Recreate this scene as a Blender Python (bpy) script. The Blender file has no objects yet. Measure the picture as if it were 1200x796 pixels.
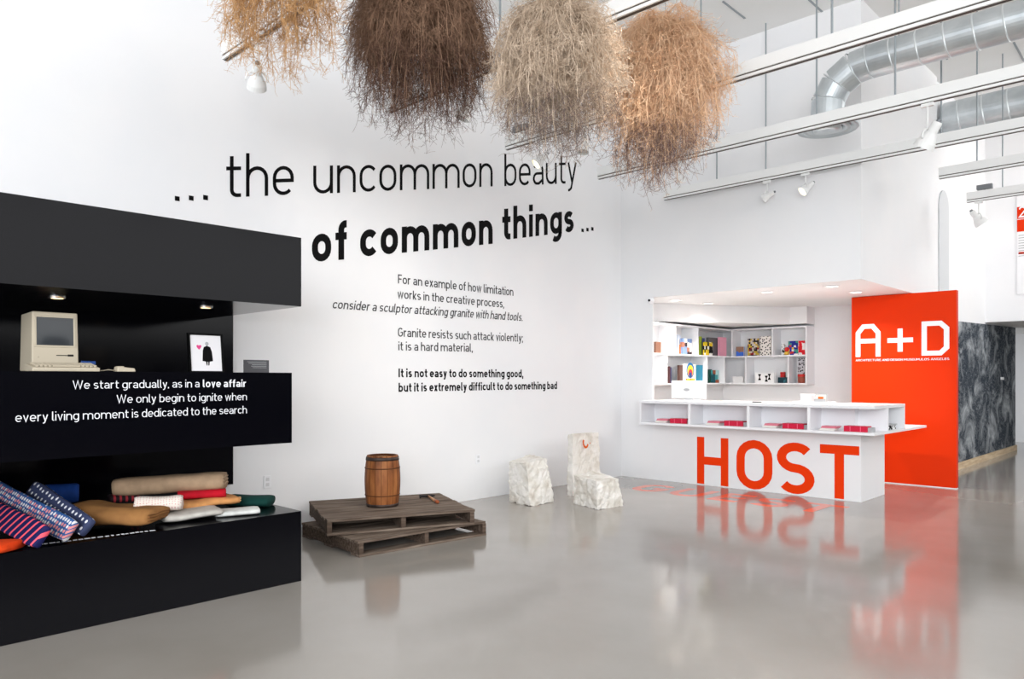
import bpy, bmesh, math, random
from mathutils import Vector, Matrix
C = bpy.context.scene.collection
scene = bpy.context.scene
R = random.Random(7)
PI = math.pi

# ------------------------------------------------------------------ camera
F_PX, EYE, HOR = 870.0, 1.4, 444.0
YAW = math.atan(837 / 870.0)
cd = bpy.data.cameras.new('camera')
cam = bpy.data.objects.new('camera', cd)
C.objects.link(cam)
cam.location = (0, 0, EYE)
cam.rotation_euler = (PI / 2, 0, YAW)
cd.sensor_width = 36
cd.lens = F_PX / 1200 * 36
cd.shift_y = (HOR - 398) / 1200
cd.clip_end = 100
scene.camera = cam

# ------------------------------------------------------------------ world, lights, exposure
w = bpy.data.worlds.new('world')
scene.world = w
w.use_nodes = True
w.node_tree.nodes['Background'].inputs[0].default_value = (0.93, 0.96, 1.0, 1)
w.node_tree.nodes['Background'].inputs[1].default_value = 1.1
scene.view_settings.view_transform = 'Standard'
scene.view_settings.look = 'None'
scene.view_settings.gamma = 1
scene.view_settings.use_curve_mapping = False
scene.view_settings.exposure = 0.36


def area(name, loc, target, sx, sy, power, col=(1, 1, 1)):
    l = bpy.data.lights.new(name, 'AREA')
    l.shape = 'RECTANGLE'
    l.size, l.size_y, l.energy, l.color = sx, sy, power, col
    o = bpy.data.objects.new(name, l)
    C.objects.link(o)
    o.location = loc
    d = Vector(target) - Vector(loc)
    o.rotation_euler = d.to_track_quat('-Z', 'Y').to_euler()
    return o


def spot(name, loc, target, power, angle=90, col=(1, 1, 1), blend=0.6, rad=0.04):
    l = bpy.data.lights.new(name, 'SPOT')
    l.energy, l.color, l.spot_size, l.spot_blend, l.shadow_soft_size = power, col, math.radians(angle), blend, rad
    o = bpy.data.objects.new(name, l)
    C.objects.link(o)
    o.location = loc
    d = Vector(target) - Vector(loc)
    o.rotation_euler = d.to_track_quat('-Z', 'Y').to_euler()
    return o


# added spots at track height, without fixtures, brightening the left wall
spot('wall_fill_spot', (-2.2, 4.07, 3.72), (-6.28, 3.4, 1.2), 130, 80, (1, 0.95, 0.88), 1.0, 0.15)
spot('wall_fill_spot', (-1.5, 5.58, 3.72), (-6.28, 5.6, 0.9), 95, 62, (1, 0.96, 0.9), 1.0, 0.15)
# unseen rear window behind the photographer; right area light added high for canopy reflections
area('high_fill_right', (6.4, 3.5, 4.0), (-6, 3.5, 3.4), 13, 3.0, 170, (1.0, 0.98, 0.96))
area('window_light_rear', (3.0, -5.4, 3.2), (-2.6, 9, 3.2), 8, 4.2, 720, (0.95, 0.97, 1.0))
area('passage_fill_light', (1.2, 13.0, 5.3), (-1.5, 14.6, 2.5), 3.0, 1.2, 130, (1, 0.97, 0.94))  # added area light that brightens the far passage wall

# ------------------------------------------------------------------ projection helpers (image point -> point on a known plane)
_s, _c = math.sin(YAW), math.cos(YAW)


def ray(px, py):
    r = (px - 600) / F_PX
    return (r * _c - _s, r * _s + _c, (HOR - py) / F_PX)


def onZ(px, py, z=0.0):
    d = ray(px, py)
    t = (z - EYE) / d[2]
    return Vector((d[0] * t, d[1] * t, z))


def onX(px, py, X):
    d = ray(px, py)
    t = X / d[0]
    return Vector((X, d[1] * t, EYE + d[2] * t))


def onY(px, py, Y):
    d = ray(px, py)
    t = Y / d[1]
    return Vector((d[0] * t, Y, EYE + d[2] * t))


# ------------------------------------------------------------------ materials
def lin(c):
    return tuple(((v / 12.92) if v <= 0.04045 else ((v + 0.055) / 1.055) ** 2.4) for v in (x / 255.0 for x in c))


def mat(name, rgb, rough=0.5, spec=0.5, metal=0.0, emit=None, estr=0.0):
    m = bpy.data.materials.new(name)
    m.use_nodes = True
    b = m.node_tree.nodes['Principled BSDF']
    b.inputs['Base Color'].default_value = (*lin(rgb), 1)
    b.inputs['Roughness'].default_value = rough
    b.inputs['Specular IOR Level'].default_value = spec
    b.inputs['Metallic'].default_value = metal
    if emit:
        b.inputs['Emission Color'].default_value = (*lin(emit), 1)
        b.inputs['Emission Strength'].default_value = estr
    return m


def nodes(m):
    return m.node_tree, m.node_tree.nodes['Principled BSDF']


def noise_mix(m, cols, scale=5.0, detail=4.0, stretch=(1, 1, 1), pos=(0.35, 0.65), bump=0.0, bscale=None, rough_var=None, coord='Object'):
    nt, b = nodes(m)
    tc = nt.nodes.new('ShaderNodeTexCoord')
    mp = nt.nodes.new('ShaderNodeMapping')
    mp.inputs['Scale'].default_value = stretch
    n = nt.nodes.new('ShaderNodeTexNoise')
    n.inputs['Scale'].default_value = scale
    n.inputs['Detail'].default_value = detail
    nt.links.new(tc.outputs[coord], mp.inputs['Vector'])
    nt.links.new(mp.outputs[0], n.inputs['Vector'])
    cr = nt.nodes.new('ShaderNodeValToRGB')
    el = cr.color_ramp.elements
    el[0].position, el[1].position = pos
    el[0].color, el[1].color = (*lin(cols[0]), 1), (*lin(cols[-1]), 1)
    for i, c in enumerate(cols[1:-1]):
        e = el.new(pos[0] + (pos[1] - pos[0]) * (i + 1) / (len(cols) - 1))
        e.color = (*lin(c), 1)
    nt.links.new(n.outputs['Fac'], cr.inputs[0])
    nt.links.new(cr.outputs[0], b.inputs['Base Color'])
    if bump:
        n2 = n
        if bscale:
            n2 = nt.nodes.new('ShaderNodeTexNoise')
            n2.inputs['Scale'].default_value = bscale
            n2.inputs['Detail'].default_value = 6
            nt.links.new(mp.outputs[0], n2.inputs['Vector'])
        bp = nt.nodes.new('ShaderNodeBump')
        bp.inputs['Strength'].default_value = bump
        bp.inputs['Distance'].default_value = 0.01
        nt.links.new(n2.outputs['Fac'], bp.inputs['Height'])
        nt.links.new(bp.outputs[0], b.inputs['Normal'])
    if rough_var:
        mr = nt.nodes.new('ShaderNodeMapRange')
        mr.inputs['To Min'].default_value, mr.inputs['To Max'].default_value = rough_var
        nt.links.new(n.outputs['Fac'], mr.inputs[0])
        nt.links.new(mr.outputs[0], b.inputs['Roughness'])
    return m


M = {}
M['wall'] = noise_mix(mat('white_plaster', (238, 239, 241), 0.6, 0.25), [(237, 238, 240), (240, 240, 241)], 1.5, 3, bump=0.02, bscale=60)
M['ceiling'] = noise_mix(mat('ceiling_paint', (240, 240, 239), 0.8, 0.2), [(236, 236, 234), (244, 244, 243)], 0.6, 3)
M['floor'] = noise_mix(mat('polished_concrete', (150, 147, 143), 0.1, 0.65), [(149, 143, 135), (158, 153, 146), (166, 161, 155)], 0.7, 6, pos=(0.3, 0.7), rough_var=(0.085, 0.13))
M['black'] = mat('black_lacquer', (4, 4, 9), 0.13, 0.14)
M['white_lam'] = mat('white_laminate', (240, 241, 244), 0.35, 0.4)
M['desk_top'] = mat('white_laminate_top', (240, 241, 244), 0.25, 0.5)
M['orange'] = mat('red_orange_paint', (218, 50, 2), 0.45, 0.12)
M['orange_vinyl'] = mat('red_orange_vinyl', (240, 60, 4), 0.45, 0.12)
M['floor_vinyl'] = mat('faded_orange_floor_vinyl', (240, 120, 92), 0.2, 0.5)
M['black_vinyl'] = mat('black_vinyl', (4, 4, 5), 0.6, 0.12)
M['grey_vinyl'] = mat('dark_grey_vinyl', (62, 62, 64), 0.5, 0.3)
M['white_vinyl'] = mat('white_vinyl', (236, 238, 242), 0.5, 0.3)
M['beige_plastic'] = mat('beige_plastic', (196, 185, 164), 0.5, 0.35)
M['beige_key'] = mat('beige_key_plastic', (180, 169, 149), 0.5, 0.35)
M['crt'] = mat('dark_grey_screen_glass', (50, 54, 58), 0.15, 0.35)
M['dark'] = mat('dark_slot', (14, 13, 12), 0.5, 0.3)
M['steel'] = noise_mix(mat('galvanised_steel', (176, 184, 188), 0.34, 0.5, 0.75), [(190, 198, 202), (212, 218, 221)], 4, 3)
M['steel_seam'] = mat('galvanised_seam', (224, 229, 231), 0.35, 0.5, 0.6)
M['rod'] = mat('zinc_rod', (150, 158, 162), 0.4, 0.5, 0.5)
M['track_white'] = mat('white_enamel', (236, 237, 236), 0.4, 0.4)
M['track_gap'] = mat('track_slot_bronze', (74, 66, 60), 0.5, 0.4)
M['grey_box'] = mat('grey_metal_box', (120, 124, 128), 0.4, 0.5, 0.4)
M['lamp_lit'] = mat('lit_lamp', (255, 244, 214), 0.4, 0.3, 0, (255, 240, 200), 3.0)
M['lamp_off'] = mat('clear_reflector_lamp', (200, 200, 196), 0.15, 0.6, 0.3)
M['down_lit'] = mat('lit_downlight', (255, 244, 225), 0.4, 0.3, 0, (255, 246, 230), 3.0)
M['warm_lit'] = mat('warm_lit_puck', (255, 214, 160), 0.4, 0.3, 0, (255, 214, 160), 2.5)
M['granite'] = noise_mix(mat('white_granite', (220, 216, 208), 0.85, 0.2), [(200, 192, 181), (222, 218, 210), (232, 229, 224)], 6, 8, pos=(0.3, 0.62), bump=0.9, bscale=28)
M['pallet'] = noise_mix(mat('weathered_pallet_wood', (112, 98, 86), 0.85, 0.15), [(80, 66, 56), (114, 99, 87), (140, 126, 113)], 5, 8, (9, 0.9, 9), (0.28, 0.72), 0.3)
M['pallet_side'] = noise_mix(mat('weathered_stringer_wood', (84, 70, 60), 0.85, 0.15), [(58, 46, 39), (88, 74, 64), (112, 98, 87)], 5, 8, (0.9, 9, 9), (0.28, 0.72), 0.3)
M['hoop'] = noise_mix(mat('dark_iron_hoop', (58, 50, 48), 0.55, 0.4, 0.5), [(46, 38, 36), (78, 64, 58)], 12, 4)
M['hoop_thin'] = noise_mix(mat('rusty_wire_hoop', (92, 52, 28), 0.6, 0.3, 0.3), [(70, 40, 22), (108, 64, 34)], 12, 4)
M['stave'] = noise_mix(mat('barrel_stave_wood', (160, 96, 44), 0.55, 0.3), [(78, 44, 23), (134, 79, 40), (164, 105, 58)], 4.5, 8, (3, 3, 0.9), (0.25, 0.72), 0.2)
M['stave_gap'] = mat('stave_joint', (70, 38, 18), 0.8, 0.2)
M['lid'] = noise_mix(mat('barrel_lid_wood', (186, 138, 88), 0.7, 0.2), [(150, 104, 62), (200, 154, 104)], 6, 6, (1, 8, 1))
M['handle'] = noise_mix(mat('hammer_handle_wood', (176, 122, 80), 0.5, 0.3), [(150, 96, 58), (206, 160, 120)], 8, 4, (8, 1, 8))
M['handle_end'] = mat('hammer_grip_red_brown', (150, 78, 44), 0.5, 0.3)
M['iron'] = mat('hammer_head_iron', (40, 36, 36), 0.45, 0.5, 0.6)
M['paper'] = mat('book_pages', (236, 233, 226), 0.8, 0.2)
M['chrome'] = mat('bright_metal', (214, 216, 218), 0.2, 0.5, 0.9)
M['sill_wood'] = noise_mix(mat('pale_pine_base', (216, 192, 160), 0.6, 0.3), [(200, 174, 140), (226, 206, 176)], 5, 5, (1, 0.6, 6))
M['arch_grey'] = mat('pale_grey_recess', (212, 215, 218), 0.7, 0.2)
M['socket'] = mat('socket_grey', (214, 215, 217), 0.5, 0.3)
M['screen_white'] = mat('white_monitor_plastic', (236, 237, 238), 0.4, 0.4)
M['logo_grey'] = mat('grey_badge', (178, 180, 182), 0.4, 0.4)


def chalk_mat():
    m = mat('chalk_covered_blackboard', (52, 57, 63), 0.85, 0.1)
    nt, b = nodes(m)
    tc = nt.nodes.new('ShaderNodeTexCoord')
    mp = nt.nodes.new('ShaderNodeMapping')
    mp.inputs['Scale'].default_value = (1, 0.5, 0.62)
    n1 = nt.nodes.new('ShaderNodeTexNoise'); n1.inputs['Scale'].default_value = 3.2; n1.inputs['Detail'].default_value = 9; n1.inputs['Roughness'].default_value = 0.7
    n1.inputs['Distortion'].default_value = 0.7
    wv = nt.nodes.new('ShaderNodeTexNoise'); wv.inputs['Scale'].default_value = 8.5; wv.inputs['Detail'].default_value = 2; wv.inputs['Distortion'].default_value = 3.5
    nt.links.new(tc.outputs['Object'], mp.inputs[0])
    for n in (n1, wv): nt.links.new(mp.outputs[0], n.inputs['Vector'])
    # thin scribble lines where the distorted noise crosses a level
    ab = nt.nodes.new('ShaderNodeMath'); ab.operation = 'SUBTRACT'; ab.inputs[1].default_value = 0.5
    a2 = nt.nodes.new('ShaderNodeMath'); a2.operation = 'ABSOLUTE'
    a3 = nt.nodes.new('ShaderNodeMapRange'); a3.inputs['From Min'].default_value = 0.0; a3.inputs['From Max'].default_value = 0.03; a3.inputs['To Min'].default_value = 0.75; a3.inputs['To Max'].default_value = 0.0
    nt.links.new(wv.outputs['Fac'], ab.inputs[0]); nt.links.new(ab.outputs[0], a2.inputs[0]); nt.links.new(a2.outputs[0], a3.inputs[0])
    cr = nt.nodes.new('ShaderNodeValToRGB')
    cr.color_ramp.elements[0].position = 0.47; cr.color_ramp.elements[1].position = 0.68
    cr.color_ramp.elements[0].color = (0, 0, 0, 1); cr.color_ramp.elements[1].color = (0.75, 0.75, 0.75, 1)
    nt.links.new(n1.outputs['Fac'], cr.inputs[0])
    mul = nt.nodes.new('ShaderNodeMath'); mul.operation = 'MULTIPLY'
    nt.links.new(a3.outputs[0], mul.inputs[0]); nt.links.new(n1.outputs['Fac'], mul.inputs[1])
    mx = nt.nodes.new('ShaderNodeMath'); mx.operation = 'MAXIMUM'
    nt.links.new(mul.outputs[0], mx.inputs[0]); nt.links.new(cr.outputs[0], mx.inputs[1])
    mix = nt.nodes.new('ShaderNodeMix'); mix.data_type = 'RGBA'
    mix.inputs[6].default_value = (*lin((48, 56, 66)), 1); mix.inputs[7].default_value = (*lin((206, 212, 216)), 1)
    nt.links.new(mx.outputs[0], mix.inputs[0]); nt.links.new(mix.outputs[2], b.inputs['Base Color'])
    return m


M['chalk'] = chalk_mat()


def twig_mat(name, cols):
    m = mat(name, cols[0], 0.75, 0.15)
    return noise_mix(m, cols, 9, 3, pos=(0.3, 0.7))


def fabric(name, rgb, rough=0.85, sheen=0.2):
    m = mat(name, rgb, rough, 0.2)
    nt, b = nodes(m)
    c2 = tuple(max(0, int(v * 0.9)) for v in rgb)
    noise_mix(m, [c2, rgb], 14, 3, bump=0.12, bscale=120)
    return m


def pattern_mat(name, base, dots, kind='dots', scale=20.0, thr=0.2, third=None, rot=0.0, coord='box'):
    """dots: voronoi spots; stripes: bands along local x; check: small checker"""
    m = mat(name, base, 0.75, 0.2)
    nt, b = nodes(m)
    tc = nt.nodes.new('ShaderNodeTexCoord')
    mp = nt.nodes.new('ShaderNodeMapping')
    mp.inputs['Rotation'].default_value = (0, 0, rot)
    if coord == 'UV':
        nt.links.new(tc.outputs['UV'], mp.inputs[0])
    else:                                             # wrap the print around upright faces
        s0 = nt.nodes.new('ShaderNodeSeparateXYZ'); s1 = nt.nodes.new('ShaderNodeMath'); c0 = nt.nodes.new('ShaderNodeCombineXYZ')
        nt.links.new(tc.outputs['Object'], s0.inputs[0]); nt.links.new(s0.outputs[0], s1.inputs[0]); nt.links.new(s0.outputs[1], s1.inputs[1])
        nt.links.new(s1.outputs[0], c0.inputs[0]); nt.links.new(s0.outputs[2], c0.inputs[1]); nt.links.new(c0.outputs[0], mp.inputs[0])
    mix = nt.nodes.new('ShaderNodeMix'); mix.data_type = 'RGBA'
    mix.inputs[6].default_value = (*lin(base), 1)
    mix.inputs[7].default_value = (*lin(dots), 1)
    if kind == 'dots':
        v = nt.nodes.new('ShaderNodeTexVoronoi')
        v.voronoi_dimensions = '2D'
        v.inputs['Scale'].default_value = scale
        v.inputs['Randomness'].default_value = 0.25 if coord == 'UV' else 0.85
        nt.links.new(mp.outputs[0], v.inputs['Vector'])
        lt = nt.nodes.new('ShaderNodeMath'); lt.operation = 'LESS_THAN'; lt.inputs[1].default_value = thr
        nt.links.new(v.outputs['Distance'], lt.inputs[0]); nt.links.new(lt.outputs[0], mix.inputs[0])
        if third:
            sp = nt.nodes.new('ShaderNodeSeparateColor')
            nt.links.new(v.outputs['Color'], sp.inputs[0])
            gt = nt.nodes.new('ShaderNodeMath'); gt.operation = 'GREATER_THAN'; gt.inputs[1].default_value = 0.5
            nt.links.new(sp.outputs[0], gt.inputs[0])
            m2 = nt.nodes.new('ShaderNodeMix'); m2.data_type = 'RGBA'
            m2.inputs[6].default_value = (*lin(dots), 1); m2.inputs[7].default_value = (*lin(third), 1)
            nt.links.new(gt.outputs[0], m2.inputs[0]); nt.links.new(m2.outputs[2], mix.inputs[7])
    elif kind == 'stripes':
        sx = nt.nodes.new('ShaderNodeSeparateXYZ')
        nt.links.new(mp.outputs[0], sx.inputs[0])
        mu = nt.nodes.new('ShaderNodeMath'); mu.operation = 'MULTIPLY'; mu.inputs[1].default_value = scale
        fr = nt.nodes.new('ShaderNodeMath'); fr.operation = 'FRACT'
        lt = nt.nodes.new('ShaderNodeMath'); lt.operation = 'LESS_THAN'; lt.inputs[1].default_value = thr
        nt.links.new(sx.outputs[0], mu.inputs[0]); nt.links.new(mu.outputs[0], fr.inputs[0])
        nt.links.new(fr.outputs[0], lt.inputs[0]); nt.links.new(lt.outputs[0], mix.inputs[0])
    elif kind == 'patch':
        v = nt.nodes.new('ShaderNodeTexVoronoi'); v.voronoi_dimensions = '2D'; v.distance = 'CHEBYCHEV'
        v.inputs['Scale'].default_value = scale; v.inputs['Randomness'].default_value = 0.35
        nt.links.new(mp.outputs[0], v.inputs['Vector'])
        sp = nt.nodes.new('ShaderNodeSeparateColor')
        nt.links.new(v.outputs['Color'], sp.inputs[0])
        cr = nt.nodes.new('ShaderNodeValToRGB'); cr.color_ramp.interpolation = 'CONSTANT'
        pal = [base, dots] + list(third or [])
        e = cr.color_ramp.elements
        e[0].color = (*lin(pal[0]), 1); e[1].position = 1.0 / len(pal); e[1].color = (*lin(pal[1]), 1)
        for i, c in enumerate(pal[2:]):
            q = e.new((i + 2) / len(pal)); q.color = (*lin(c), 1)
        nt.links.new(sp.outputs[0], cr.inputs[0]); nt.links.new(cr.outputs[0], b.inputs['Base Color'])
        return m
    nt.links.new(mix.outputs[2], b.inputs['Base Color'])
    return m


# ------------------------------------------------------------------ mesh builder
class MB:
    def __init__(s):
        s.v, s.f = [], []

    def add(s, verts, faces):
        o = len(s.v)
        s.v += [tuple(p) for p in verts]
        s.f += [tuple(i + o for i in f) for f in faces]
        return s

    def hexa(s, c):
        return s.add(c, [(0, 3, 2, 1), (4, 5, 6, 7), (0, 1, 5, 4), (1, 2, 6, 5), (2, 3, 7, 6), (3, 0, 4, 7)])

    def box(s, x0, x1, y0, y1, z0, z1):
        return s.hexa([(x0, y0, z0), (x1, y0, z0), (x1, y1, z0), (x0, y1, z0), (x0, y0, z1), (x1, y0, z1), (x1, y1, z1), (x0, y1, z1)])

    def prism(s, poly, z0, z1):
        n = len(poly)
        vs = [(x, y, z0) for x, y in poly] + [(x, y, z1) for x, y in poly]
        return s.add(vs, [tuple(range(n - 1, -1, -1)), tuple(range(n, 2 * n))] + [(i, (i + 1) % n, (i + 1) % n + n, i + n) for i in range(n)])

    def ring(s, c, ax, r, n):
        ax = Vector(ax).normalized()
        u = ax.orthogonal().normalized()
        v = ax.cross(u)
        return [Vector(c) + (u * math.cos(2 * PI * i / n) + v * math.sin(2 * PI * i / n)) * r for i in range(n)]

    def cyl(s, p0, p1, r0, r1=None, n=16, caps=True):
        r1 = r0 if r1 is None else r1
        ax = Vector(p1) - Vector(p0)
        a, b = s.ring(p0, ax, r0, n), s.ring(p1, ax, r1, n)
        fs = [(i, (i + 1) % n, (i + 1) % n + n, i + n) for i in range(n)]
        if caps: fs += [tuple(range(n - 1, -1, -1)), tuple(range(n, 2 * n))]
        return s.add(a + b, fs)

    def lathe(s, prof, n=24, o=(0, 0, 0), ax=(0, 0, 1)):
        """prof: (radius, height) pairs along the axis"""
        o = Vector(o)
        ax = Vector(ax).normalized()
        vs, fs = [], []
        for r, h in prof: vs += s.ring(o + ax * h, ax, max(r, 1e-4), n)
        for k in range(len(prof) - 1):
            for i in range(n):
                j = (i + 1) % n
                fs.append((k * n + i, k * n + j, (k + 1) * n + j, (k + 1) * n + i))
        return s.add(vs, fs)

    def tube(s, pts, r, n=8, caps=True):
        pts = [Vector(p) for p in pts]
        vs, fs = [], []
        u = None
        for k, p in enumerate(pts):
            t = (pts[min(k + 1, len(pts) - 1)] - pts[max(k - 1, 0)]).normalized()
            if u is None: u = t.orthogonal().normalized()
            else: u = (u - t * u.dot(t)).normalized()
            v = t.cross(u)
            rr = r[k] if isinstance(r, (list, tuple)) else r
            vs += [p + (u * math.cos(2 * PI * i / n) + v * math.sin(2 * PI * i / n)) * rr for i in range(n)]
        for k in range(len(pts) - 1):
            for i in range(n):
                j = (i + 1) % n
                fs.append((k * n + i, k * n + j, (k + 1) * n + j, (k + 1) * n + i))
        if caps: fs += [tuple(range(n - 1, -1, -1)), tuple(range((len(pts) - 1) * n, len(pts) * n))]
        return s.add(vs, fs)

    def build(s, name, m, parent=None, world=True, smooth=False, bevel=0.0, seg=2):
        off = Vector((0, 0, 0))
        if parent is not None and world:
            p = parent
            while p.parent: p = p.parent
            off = Vector(p.location)
        me = bpy.data.meshes.new(name)
        me.from_pydata([tuple(Vector(v) - off) for v in s.v], [], s.f)
        me.validate()
        bm = bmesh.new(); bm.from_mesh(me)
        if len(bm.faces) < 60000: bmesh.ops.recalc_face_normals(bm, faces=bm.faces)
        bm.to_mesh(me); bm.free()
        me.materials.append(m)
        if smooth: me.polygons.foreach_set('use_smooth', [True] * len(me.polygons))
        o = bpy.data.objects.new(name, me)
        C.objects.link(o)
        if parent is not None: o.parent = parent
        if bevel:
            b = o.modifiers.new('bevel', 'BEVEL'); b.width = bevel; b.segments = seg; b.limit_method = 'ANGLE'; b.angle_limit = math.radians(40)
            b.harden_normals = False
        return o


def tag(o, label, cat, group=None, kind=None):
    o['label'] = label
    o['category'] = cat
    if group: o['group'] = group
    if kind: o['kind'] = kind
    return o


def thing(name, loc, label, cat, group=None, rz=0.0):
    o = bpy.data.objects.new(name, None)
    o.empty_display_size = 0.1
    C.objects.link(o)
    o.location = loc
    o.rotation_euler = (0, 0, rz)
    return tag(o, label, cat, group)


def struct(name, mb, m, label=None, cat=None, **k):
    o = mb.build(name, m, **k)
    o['kind'] = 'structure'
    return o


def copy_tree(o, parent=None):
    c = o.copy()
    C.objects.link(c)
    c.parent = parent
    for ch in list(o.children): copy_tree(ch, c)
    return c


# ------------------------------------------------------------------ stroke lettering (narrow grotesque, cap height 1, x-height .71)
XH, ASC, DESC = 0.71, 1.02, -0.27
SB = 0.055


def arc(cx, cy, rx, ry, a0, a1, n=10):
    return [(cx + rx * math.cos(math.radians(a0 + (a1 - a0) * i / n)), cy + ry * math.sin(math.radians(a0 + (a1 - a0) * i / n))) for i in range(n + 1)]


def glyph(ch, w):
    """(strokes, advance) ; stroke = (points, closed)"""
    h = w / 2
    sp = SB + 0.2 * h          # side bearing
    S = []

    def bowl(W, y0, y1):      # closed stadium
        r = (W - w) / 2
        ry = min(r, (y1 - y0 - w) / 2)
        cx = W / 2
        p = arc(cx, y1 - h - ry, r, ry, 0, 180) + arc(cx, y0 + h + ry, r, ry, 180, 360)
        return (p, True)

    def I(x, y0, y1): return ([(x, y0), (x, y1)], False)
    if ch == ' ': return [], 0.27
    if ch in '.,;':
        W = w * 1.1
        if ch == ';': S.append(([(W / 2, XH - w * 1.1), (W / 2, XH)], False))
        if ch == '.': S.append(([(W / 2, 0), (W / 2, w * 1.1)], False))
        else: S.append(([(W / 2 - .03, -w * 1.1), (W / 2, w * 1.1)], False))
        return S, W + sp * 2
    if ch == '/':
        return [([(0, -.1), (.38, 1.05)], False)], .38 + sp
    lw = 0.51 + w * 0.6
    r = (lw - w) / 2
    if ch == 'o': S.append(bowl(lw, 0, XH)); W = lw
    elif ch in 'bdpqg':
        S.append(bowl(lw, 0, XH)); W = lw
        if ch == 'b': S.append(I(h, 0, ASC))
        if ch == 'd': S.append(I(lw - h, 0, ASC))
        if ch == 'p': S.append(I(h, DESC, XH))
        if ch == 'g': S.append(([(lw - h, XH)] + [(lw - h, 0.0)] + arc(lw - h - r, DESC + h + r * .9, r, r * .9, 0, -130, 8), False))
    elif ch == 'c': S.append((arc(lw / 2, XH - h - r, r, r, 38, 180) + arc(lw / 2, h + r, r, r, 180, 322), False)); W = lw * .9
    elif ch == 'e':
        S.append(([(h, XH * .5), (lw - h, XH * .5)] + arc(lw / 2, XH - h - r, r, r, 0, 180) + arc(lw / 2, h + r, r, r, 180, 318), False)); W = lw
    elif ch == 'a':
        W = lw * .96; rr = (W - w) / 2
        S.append((arc(W / 2 - .01, XH - h - rr * .85, rr, rr * .85, 150, 0) + [(W - h, 0)], False))
        q = (XH * .58 - w) / 2
        S.append(([(W - h, XH * .58 - h)] + [(h + q, XH * .58 - h)] + arc(h + q, h + q, q, q, 90, 270) + [(W * .55, h), (W - h, q)], False))
    elif ch in 'nhmru':
        if ch == 'u':
            S.append(([(h, XH)] + arc(h + r, h + r, r, r, 180, 360) + [(lw - h, XH)], False)); S.append(I(lw - h, 0, XH)); W = lw
        else:
            S.append(I(h, 0, ASC if ch == 'h' else XH))
            if ch == 'r':
                W = .33 + w * .3
                S.append((arc(h + r * .9, XH - h - r, r * .9, r, 180, 70, 8), False))
            else:
                S.append((arc(h + r, XH - h - r, r, r, 180, 0) + [(lw - h, 0)], False)); W = lw
                if ch == 'm':
                    S.append((arc(lw - h + r, XH - h - r, r, r, 180, 0) + [(lw - h + 2 * r, 0)], False)); W = lw + 2 * r
    elif ch in 'il':
        if ch == 'i': S.append(I(h, 0, XH)); S.append(I(h, ASC - w * 1.15, ASC)); W = w
        else: q = .1; S.append(([(h, ASC)] + arc(h + q, h + q, q, q, 180, 270, 6) + [(h + q + .04, h)], False)); W = w + q * .9
    elif ch == 't':
        W = .34 + w * .2; x = .09 + h; q = .13
        S.append(([(x, .95)] + arc(x + q, h + q, q, q, 180, 270, 6) + [(W, h)], False)); S.append(([(0, XH - h), (W, XH - h)], False))
    elif ch == 'f':
        W = .34 + w * .2; x = .1 + h; q = .15
        S.append(([(x, 0)] + arc(x + q, ASC - h - q, q, q, 180, 90, 6) + [(W, ASC - h)], False)); S.append(([(0, XH - h), (W, XH - h)], False))
    elif ch in 'sS':
        H = XH if ch == 's' else 1.0
        W = (.46 if ch == 's' else .62) + w * .3
        q = (H - w) / 4; rx = (W - w) / 2
        S.append((arc(W / 2, H - h - q, rx, q, 40, 180, 8) + arc(W / 2, H - h - q, rx, q, 180, 270, 5)[1:] if False else
                  arc(W / 2, H - h - q, rx, q, 35, 255, 14) + arc(W / 2, h + q, rx, q, 75, -145, 14), False))
    elif ch == 'y':
        W = .47 + w * .3
        S.append(([(h * .9, XH), (W / 2, 0.02)], False)); S.append(([(W - h * .9, XH), (W / 2 - .06, DESC + .1), (W / 2 - .16, DESC + h * .9), (W / 2 - .22, DESC + h * .9)], False))
    elif ch == 'v': W = .47 + w * .3; S.append(([(h * .9, XH), (W / 2, h * .5), (W - h * .9, XH)], False))
    elif ch == 'x': W = .46 + w * .3; S.append(([(h, 0), (W - h, XH)], False)); S.append(([(h, XH), (W - h, 0)], False))
    elif ch == 'w': W = .74 + w * .4; S.append(([(h * .9, XH), (W * .27, h * .5), (W / 2, XH - .02), (W * .73, h * .5), (W - h * .9, XH)], False))
    elif ch == 'k': W = .46 + w * .3; S.append(I(h, 0, ASC)); S.append(([(W - h, XH), (w, XH * .38)], False)); S.append(([(w * 1.3, XH * .45), (W - h, 0)], False))
    elif ch == 'W': W = .98 + w * .4; S.append(([(h * .9, 1), (W * .27, h * .5), (W / 2, .98), (W * .73, h * .5), (W - h * .9, 1)], False))
    elif ch == 'F': W = .52; S.append(([(W, 1 - h), (h, 1 - h), (h, 0)], False)); S.append(([(h, .5), (W * .9, .5)], False))
    elif ch == 'E': W = .56; S.append(([(W, 1 - h), (h, 1 - h), (h, h), (W, h)], False)); S.append(([(h, .51), (W * .92, .51)], False))
    elif ch == 'L': W = .52; S.append(([(h, 1), (h, h), (W, h)], False))
    elif ch == 'T': W = .70; S.append(([(0, 1 - h), (W, 1 - h)], False)); S.append(I(W / 2, 0, 1 - h))
    elif ch == 'H': W = .72; S.append(I(h, 0, 1)); S.append(I(W - h, 0, 1)); S.append(([(h, .5), (W - h, .5)], False))
    elif ch == 'I': W = w; S.append(I(h, 0, 1))
    elif ch == 'O': W = .72; S.append(bowl(W, 0, 1))
    elif ch == 'U': W = .7; q = (W - w) / 2; S.append(([(h, 1)] + arc(W / 2, h + q, q, q, 180, 360) + [(W - h, 1)], False))
    elif ch in 'CG':
        W = .68; q = (W - w) / 2
        p = arc(W / 2, 1 - h - q, q, q, 35, 180) + arc(W / 2, h + q, q, q, 180, 360 if ch == 'G' else 325)
        if ch == 'G': p += [(W - h, .48), (W * .55, .48)]
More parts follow.
